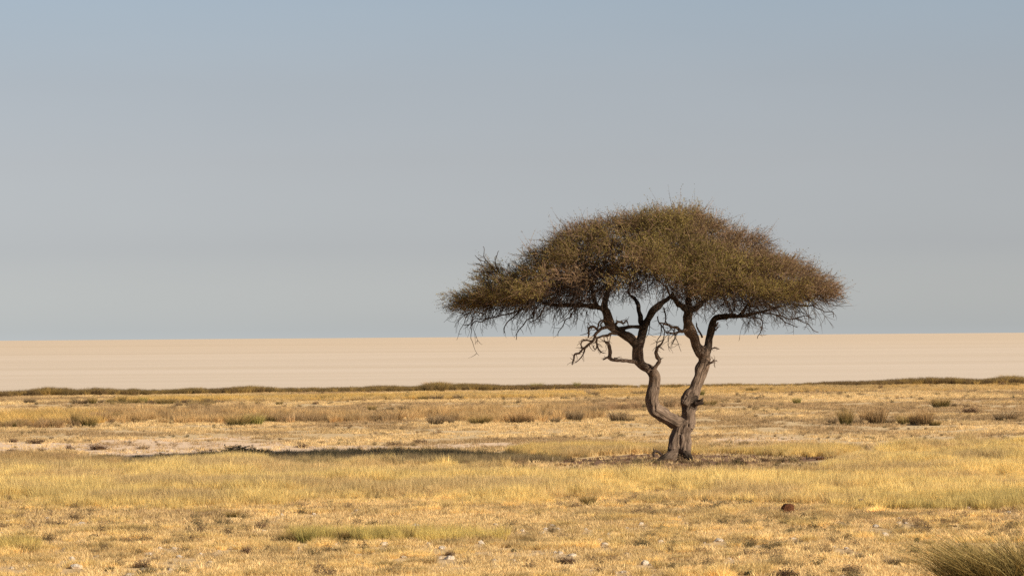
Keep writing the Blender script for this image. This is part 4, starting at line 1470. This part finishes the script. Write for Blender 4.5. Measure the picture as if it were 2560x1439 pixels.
# ------------------------------------------------------------------ stones, dung, fallen wood
def lump(name, seed, amp, flat, nlump=0):
    import bmesh
    bm = bmesh.new()
    bmesh.ops.create_icosphere(bm, subdivisions=4, radius=.5)
    co = np.array([v.co[:] for v in bm.verts])
    d = (n3(co[:, 0] * 2.3 + seed, co[:, 1] * 2.3, co[:, 2] * 2.3, seed) - .5) * amp * 1.6 + (n3(co[:, 0] * 6 + seed, co[:, 1] * 6, co[:, 2] * 6, seed + 5) - .5) * amp * .7 + (n3(co[:, 0] * 15, co[:, 1] * 15 + seed, co[:, 2] * 15, seed + 9) - .5) * amp * .3
    co = co * (1 + d[:, None] * 2)
    if flat:                                   # chipped facets
        g = np.random.default_rng(seed)
        for _ in range(7):
            n = g.normal(0, 1, 3)
            n /= np.linalg.norm(n)
            h = co @ n
            lim = .36 + .1 * g.uniform()
            co = co - np.maximum(h - lim, 0)[:, None] * n
    for v, c in zip(bm.verts, co):
        v.co = (c[0], c[1], c[2] + (.08 if flat else .18))
    me = bpy.data.meshes.new(name)
    bm.to_mesh(me)
    bm.free()
    if not flat:
        me.polygons.foreach_set('use_smooth', np.ones(len(me.polygons), bool))
    return me


STONES = [lump('stone', 5 + i, .22, True) for i in range(6)]
for m in STONES:
    m.materials.append(M_STONE)
SM = 'small white stone lying in the golden foreground grass'
nst = 0
for a in [
    (192, 1420, 24, 13, 'largest flat grey-white stone in the lower left foreground'),
    (240, 1394, 16, 7, 'pale pair-like stone right of the block-shaped one'), (179, 1400, 12, 10, 'block-shaped pale stone above the largest flat one'),
    (374, 1389, 10, 9, 'bright white stone upper right of the pinkish brown bush'), (80, 1416, 14, 9, 'cream stone in the lower left corner grass'),
    (322, 1439, 18, 9, 'white stone at the bottom edge on the left'), (440, 1372, 18, 6, 'flat pale stone left of the thorny brown bush'),
    (358, 1424, 10, 6, None), (29, 1421, 8, 6, None), (425, 1425, 8, 6, None), (400, 1370, 8, 6, None), (548, 1377, 8, 4, None), (660, 1327, 8, 5, 'white stone with a dark side below the pale purplish bush'),
    (704, 1288, 8, 6, 'white stone alone at the lower edge of the tall grass'), (786, 1285, 10, 4, None), (891, 1277, 12, 5, None), (750, 1370, 8, 6, 'white stone below the tallest green tussock'),
    (838, 1361, 6, 5, None), (525, 1405, 8, 5, None), (448, 1392, 12, 6, None), (502, 1385, 6, 5, None), (585, 1366, 8, 5, None),
    (960, 1361, 18, 10, 'rounded stone with a dark hollow below the green strip'), (1108, 1371, 20, 9, 'broken white stone below the green strip, right of centre'), (1072, 1360, 8, 6, None),
    (1202, 1358, 12, 8, 'pale stone below the right end of the green strip'), (1122, 1398, 20, 10, 'wide pinkish stone under the dark bush'), (1101, 1395, 7, 5, None), (1007, 1393, 12, 7, None), (898, 1388, 10, 6, None),
    (1240, 1311, 10, 4, None), (1042, 1313, 16, 5, 'flat pink stone in the grass above the green strip'), (1285, 1401, 6, 4, None), (1236, 1400, 8, 4, None),
    (1364, 1325, 8, 10, 'upright white stone left of centre in the gravelly strip'), (1378, 1314, 12, 6, 'brown-sided stone above the upright white one'), (1394, 1322, 8, 4, None), (1358, 1332, 8, 5, None), (1306, 1328, 8, 6, None), (1465, 1324, 6, 5, None),
    (1500, 1352, 9, 10, 'tall white stone, upper of the two in the middle foreground'), (1511, 1362, 14, 9, 'broad white stone, lower of the two in the middle foreground'), (1568, 1320, 8, 4, None), (1521, 1335, 8, 4, None),
    (1389, 1382, 8, 6, 'small white stone beside a pale pebble patch in the foreground'), (1400, 1384, 12, 7, None), (1430, 1389, 16, 9, 'dull round stone above the dark brown bush'), (1649, 1354, 12, 7, None), (1717, 1309, 8, 5, None), (1698, 1294, 8, 5, None),
    (1611, 1411, 15, 12, 'bright round white stone beside a dark shadowed tuft'), (1625, 1412, 9, 4, None), (1560, 1431, 14, 8, 'white stone low in the foreground below the bright round one'), (1540, 1432, 7, 6, None), (1566, 1384, 8, 5, None), (1628, 1439, 10, 6, None),
    (1602, 1310, 10, 6, 'pinkish stone with a dark side right of centre'), (1795, 1353, 20, 8, 'grey-white stone in the right half of the foreground'), (1981, 1346, 12, 5, 'pink stone in the grass below the round dung'), (1821, 1397, 12, 5, None), (1761, 1357, 6, 4, None),
    (2084, 1368, 7, 5, None), (2117, 1372, 10, 6, None), (2188, 1317, 16, 7, 'broken pale stone in the short grass at right'), (2213, 1338, 12, 11, 'round white stone at right, above the grey tuft'), (2178, 1328, 8, 5, None), (2246, 1307, 10, 5, None), (2265, 1308, 8, 4, None),
    (2247, 1296, 8, 4, None), (2421, 1270, 8, 5, None), (2522, 1281, 8, 6, None), (2095, 1303, 6, 4, None), (20, 1302, 9, 4, None), (30, 1302, 10, 5, None), (76, 1299, 6, 4, None), (82, 1315, 6, 4, None), (120, 1296, 12, 7, None),
    (205, 1307, 12, 4, None), (232, 1304, 8, 4, None), (362, 1308, 8, 5, None), (4, 1334, 12, 5, None), (160, 1375, 7, 7, None), (1882, 1385, 6, 4, None), (2105, 1440, 10, 6, None),
    (348, 1133, 12, 6, 'white stone on the bare soil left of the tree shadow'), (406, 1133, 14, 5, 'cream stone right of the other on the bare soil'), (641, 1122, 5, 5, 'tiny white stone on the soil above the shadow'),
]:
    px, py, w, h, lab = a
    p = gp(px, py)
    s = p[1] / F
    o = bpy.data.objects.new('stone', STONES[nst % 6])
    C.objects.link(o)
    o.location = (p[0], p[1], p[2])
    o.rotation_euler = (random.uniform(-.2, .2), random.uniform(-.2, .2), random.uniform(0, 6.28))
    k = 1.4
    o.scale = (w * s * k, w * s * k, h * s * 1.5)
    EXC.append((p[0], p[1], w * s * .75 + .06, 3.4, .15))
    if lab:
        tag(o, lab, 'stone')
    else:
        tag(o, SM, 'stone', 'small stones in the foreground grass')
    nst += 1

DL = [lump('dung', 50 + i, .16, False) for i in range(3)]
for m in DL:
    m.materials.append(M_DUNG)
DK = [m.copy() for m in DL]
for m in DK:
    m.materials.clear()
    m.materials.append(M_DUNGD)
for px, py, w, h, dark, lab, grp in [
    (1972, 1281, 28, 24, 0, 'large round red-brown dung ball in the golden grass', None),
    (1955, 1281, 12, 9, 0, 'small red-brown lump against the left of the large dung ball', None),
    (2118, 1258, 20, 9, 0, 'oval brown dung lump left of the arched stick', None),
    (1801, 1292, 10, 7, 1, 'small dark lump alone in the grass left of the large dung', None),
    (2245, 1317, 7, 4, 1, 'small black lump in the short grass at right', None),
    (2345, 1318, 8, 5, 1, 'dark dung lump, leftmost of the row on the right', None),
    (2364, 1318, 7, 6, 1, 'dark dung lump, second of the row on the right', None),
    (2378, 1316, 10, 6, 1, 'dark dung lump, largest in the row on the right', None),
    (2388, 1316, 8, 5, 1, 'dark dung lump touching the largest in the right row', None),
    (2411, 1318, 9, 5, 1, 'dark dung lump, rightmost of the row on the right', None),
    (235, 1342, 20, 8, 1, 'dark litter lump on bare soil in the left foreground', None),
    (224, 1343, 9, 4, 1, 'small dark crumb left of the dark litter lump', None),
    (273, 1333, 5, 4, 1, 'tiny black crumb on bare soil in the left foreground', None),
] + [(x, y, w, h, 0, 'red-brown dung ball in the heap right of the tree', 'dung heap right of the tree') for x, y, w, h in
     ((2045, 1149, 9, 6), (2054, 1149, 8, 7), (2062, 1148, 8, 6), (2072, 1149, 9, 7), (2080, 1147, 8, 6), (2089, 1149, 8, 5), (2068, 1151, 8, 5), (2097, 1150, 7, 4))] \
  + [(x, y, w, h, 0, 'red-brown dung lump in the grass edge left of the tree', 'dung lumps left of the tree') for x, y, w, h in
     ((1390, 1164, 8, 5), (1402, 1163, 10, 6), (1412, 1164, 8, 5), (1428, 1164, 7, 5), (1444, 1165, 8, 4))]:
    p = gp(px, py)
    s = p[1] / F
    o = bpy.data.objects.new('dung', (DK if dark else DL)[nst % 3])
    nst += 1
    C.objects.link(o)
    o.location = p
    o.rotation_euler = (0, 0, random.uniform(0, 6.28))
    o.scale = (w * s * 1.15, w * s * 1.15, h * s * 1.45)
    EXC.append((p[0], p[1], w * s * .6, 2.4, .15))
    tag(o, lab, 'dung', grp)


def wood(name, lines, mat, label, cat):
    """fallen wood: lines of (px, py, radius px, height m above the ground it leans over)"""
    V, Q = [], []
    p0 = gp(lines[0][0][0], lines[0][0][1])
    for ln in lines:
        P, rr = [], []
        for px, py, r, d in ln:
            q = at_depth(px, py, p0[1] + d)
            P.append(q - p0)
            rr.append(r * p0[1] / F)
        full = catmull(np.concatenate([np.array(P), np.array(rr)[:, None]], 1), 5)
        f3 = full[:, :3] + (np.stack([n3(full[:, 0] * 12, full[:, 2] * 12, k * 3.1 + 1, 46) for k in range(3)], -1) - .5) * .02
        tube(f3, np.maximum(full[:, 3], .003), 7, V, Q)
    o = ob(name, mk(name, np.concatenate(V), split_quads(Q), smooth=True), mat)
    o.location = p0
    tag(o, label, cat)
    return o


wood('fallen_branch', [[(1636, 1143, 2.5, 0), (1634, 1134, 3.2, .1), (1638, 1127, 3.6, .15), (1646, 1129, 3.4, .2), (1654, 1135, 2.6, .3)], [(1635, 1128, 1.6, .1), (1633, 1119, .8, .1)]], M_BRANCH, 'dark arched dead branch sticking up left of the trunk foot', 'branch')
wood('fallen_branch', [[(1750, 1136, 1.5, 0), (1758, 1135, 2.4, .1), (1768, 1139, 2.6, .1), (1782, 1143, 1.6, .1)]], M_BRANCH, 'dark fallen branch on the litter right of the trunk foot', 'branch')
wood('fallen_stick', [[(1790, 1137, 1.2, 0), (1797, 1135, 2.2, .1), (1803, 1137, 1.2, .1)]], M_PALEWOOD, 'short bleached stick, left of three right of the trunk', 'stick')
wood('fallen_stick', [[(1808, 1137, 1.2, 0), (1818, 1136.5, 1.7, .1), (1826, 1136, 1.2, .1)]], M_PALEWOOD, 'bleached stick lying flat, middle of three right of the trunk', 'stick')
wood('fallen_stick', [[(1832, 1134, 1.1, 0), (1838, 1131, 1.6, .1), (1843, 1129.5, 1.0, .1)]], M_PALEWOOD, 'bleached stick tilted upward, right of three beside the trunk', 'stick')
wood('fallen_stick', [[(1728, 1149, 1.4, 0), (1734, 1148, 2.0, .1), (1740, 1148.5, 1.2, .1)]], M_PALEWOOD, 'pale chip of wood at the right foot of the trunk', 'stick')
wood('fallen_stick', [[(2120, 1146, 1.0, 0), (2128, 1145, 1.6, .1), (2136, 1145, 1.0, .1)]], M_PALEWOOD, 'pale stick in the grass right of the dung heap', 'stick')
wood('fallen_branch', [[(1910, 1145, 1.2, 0), (1918, 1143, 2.8, .1), (1925, 1145, 1.4, .1)]], M_BRANCH, 'short black log on the litter midway right of the tree', 'branch')
wood('fallen_branch', [[(2017, 1148, 1.5, 0), (2017, 1139, 1.5, 0), (2018, 1136, 1.0, 0)], [(2017, 1146, 1.5, 0), (2024, 1145, 1.2, 0), (2031, 1143, 1.3, .1), (2031, 1139, .9, .1)]], M_BRANCH, 'dark forked dead stick left of the dung heap', 'branch')
wood('fallen_branch', [[(1300, 1151, 1.6, 0), (1340, 1151, 2.2, 0), (1370, 1150, 1.8, 0)], [(1378, 1156, 1.4, -.4), (1388, 1160, 1.8, -.5), (1393, 1163, 1.2, -.6)]], M_BRANCH, 'long dark fallen branch on the litter left of the tree', 'branch')
wood('fallen_stick', [[(1250, 1152, .9, 0), (1251, 1147, 1.0, 0), (1252, 1144, .7, 0)]], M_PALEWOOD, 'pale upright stick at the left end of the litter', 'stick')
wood('fallen_stick', [[(1381, 1153, .9, 0), (1381, 1147, 1.0, 0), (1383, 1142, .7, 0)]], M_PALEWOOD, 'grey upright stick beside the long dark fallen branch', 'stick')
wood('arched_stick', [[(2158, 1272, 2.2, 0), (2151, 1262, 2.6, 0), (2147, 1253, 2.6, 0), (2151, 1248, 2.6, 0), (2158, 1249, 1.8, .1)], [(2147, 1258, 1.4, 0), (2138, 1257, 1.2, 0), (2130, 1256, .8, 0)]], M_DEADWOOD, 'arched brown stick beside the dark green tussock at right', 'stick')

fine.build('tall_dry_grass', 'fine', M_GRASS, 'tall golden dry grass covering the plain', 'grass')
short.build('short_dry_grass', 'short', M_GRASS, 'short straw grass in clumps across the foreground', 'grass')
stub.build('grass_stubble', 'stub', M_GRASS, 'sparse pale stubble on the open ground', 'grass')
rush.build('rush_cover', 'rush', M_GRASS, 'brown rushes in belts and along the pan shore', 'rushes')
scrub.build('ground_litter', 'scrub', M_GRASS, 'dark low scrub and litter scattered over the ground', 'ground cover')

# ------------------------------------------------------------------ light, sky, camera
EL, AZ = R(22.5), R(33)
sdir = Vector((math.cos(EL) * math.cos(AZ), -math.cos(EL) * math.sin(AZ), math.sin(EL)))
sun = bpy.data.lights.new('sun', 'SUN')
sun.energy = 5.0
sun.angle = R(.53)
sun.color = (1.0, .88, .715)
so = bpy.data.objects.new('sun', sun)
C.objects.link(so)
so.rotation_euler = sdir.to_track_quat('Z', 'Y').to_euler()

SKYK = [(0.0, (0.783, 0.796, 0.976)), (0.0046, (0.719, 0.73, 0.896)), (0.0413, (0.529, 0.513, 0.648)), (0.0816, (0.503, 0.448, 0.523)), (0.119, (0.5, 0.432, 0.474)), (0.1528, (0.504, 0.444, 0.473)), (0.6, (0.307, 0.292, 0.329))]
w = bpy.data.worlds.new('World')
bpy.context.scene.world = w
w.use_nodes = True
nt = w.node_tree
nt.nodes.clear()
out = nt.nodes.new('ShaderNodeOutputWorld')
bg = nt.nodes.new('ShaderNodeBackground')
sky = nt.nodes.new('ShaderNodeTexSky')
sky.sky_type = 'NISHITA'
sky.sun_disc = False
sky.sun_elevation = EL
sky.sun_rotation = math.atan2(sdir.x, sdir.y)
sky.altitude = 1100
sky.air_density = 1.0
sky.dust_density = 2.0
sky.ozone_density = 2.0
bg.inputs[1].default_value = .075
# dust over the plain bleaches the lowest few degrees of the sky
tcw = nt.nodes.new('ShaderNodeTexCoord')
sepw = nt.nodes.new('ShaderNodeSeparateXYZ')
nt.links.new(tcw.outputs['Generated'], sepw.inputs[0])
mrw = nt.nodes.new('ShaderNodeMapRange')
mrw.inputs[1].default_value = 0
mrw.inputs[2].default_value = .5
nt.links.new(sepw.outputs['Z'], mrw.inputs[0])
rw = ramp(nt, SKYK, mrw.outputs[0])
v1 = nt.nodes.new('ShaderNodeVectorMath')
v1.operation = 'MULTIPLY'
nt.links.new(sky.outputs[0], v1.inputs[0])
nt.links.new(rw.outputs[0], v1.inputs[1])
v2 = nt.nodes.new('ShaderNodeVectorMath')
v2.operation = 'SCALE'
v2.inputs[3].default_value = 2.0
nt.links.new(v1.outputs[0], v2.inputs[0])
# faint unevenness of the dust
mpw = nt.nodes.new('ShaderNodeMapping')
mpw.inputs['Scale'].default_value = (9, 9, 40)
nt.links.new(tcw.outputs['Generated'], mpw.inputs[0])
nw = nt.nodes.new('ShaderNodeTexNoise')
nw.inputs['Scale'].default_value = 1.0
nw.inputs['Detail'].default_value = 4
nt.links.new(mpw.outputs[0], nw.inputs['Vector'])
nt.links.new(scale_by(nt, v2.outputs[0], nw.outputs[0], .965, 1.035), bg.inputs[0])
nt.links.new(bg.outputs[0], out.inputs[0])

cd = bpy.data.cameras.new('camera')
cd.lens = LENS
cd.sensor_width = 36
cd.clip_start = .5
cd.clip_end = 60000
co_ = bpy.data.objects.new('camera', cd)
C.objects.link(co_)
co_.location = (0, 0, CAMZ)
co_.rotation_euler = M3.to_euler()
sc = bpy.context.scene
sc.camera = co_
sc.view_settings.view_transform = 'Standard'
sc.view_settings.look = 'None'
sc.view_settings.exposure = .45
sc.view_settings.gamma = 1
sc.cycles.use_denoising = False
sc.cycles.max_bounces = 8
sc.cycles.transparent_max_bounces = 8
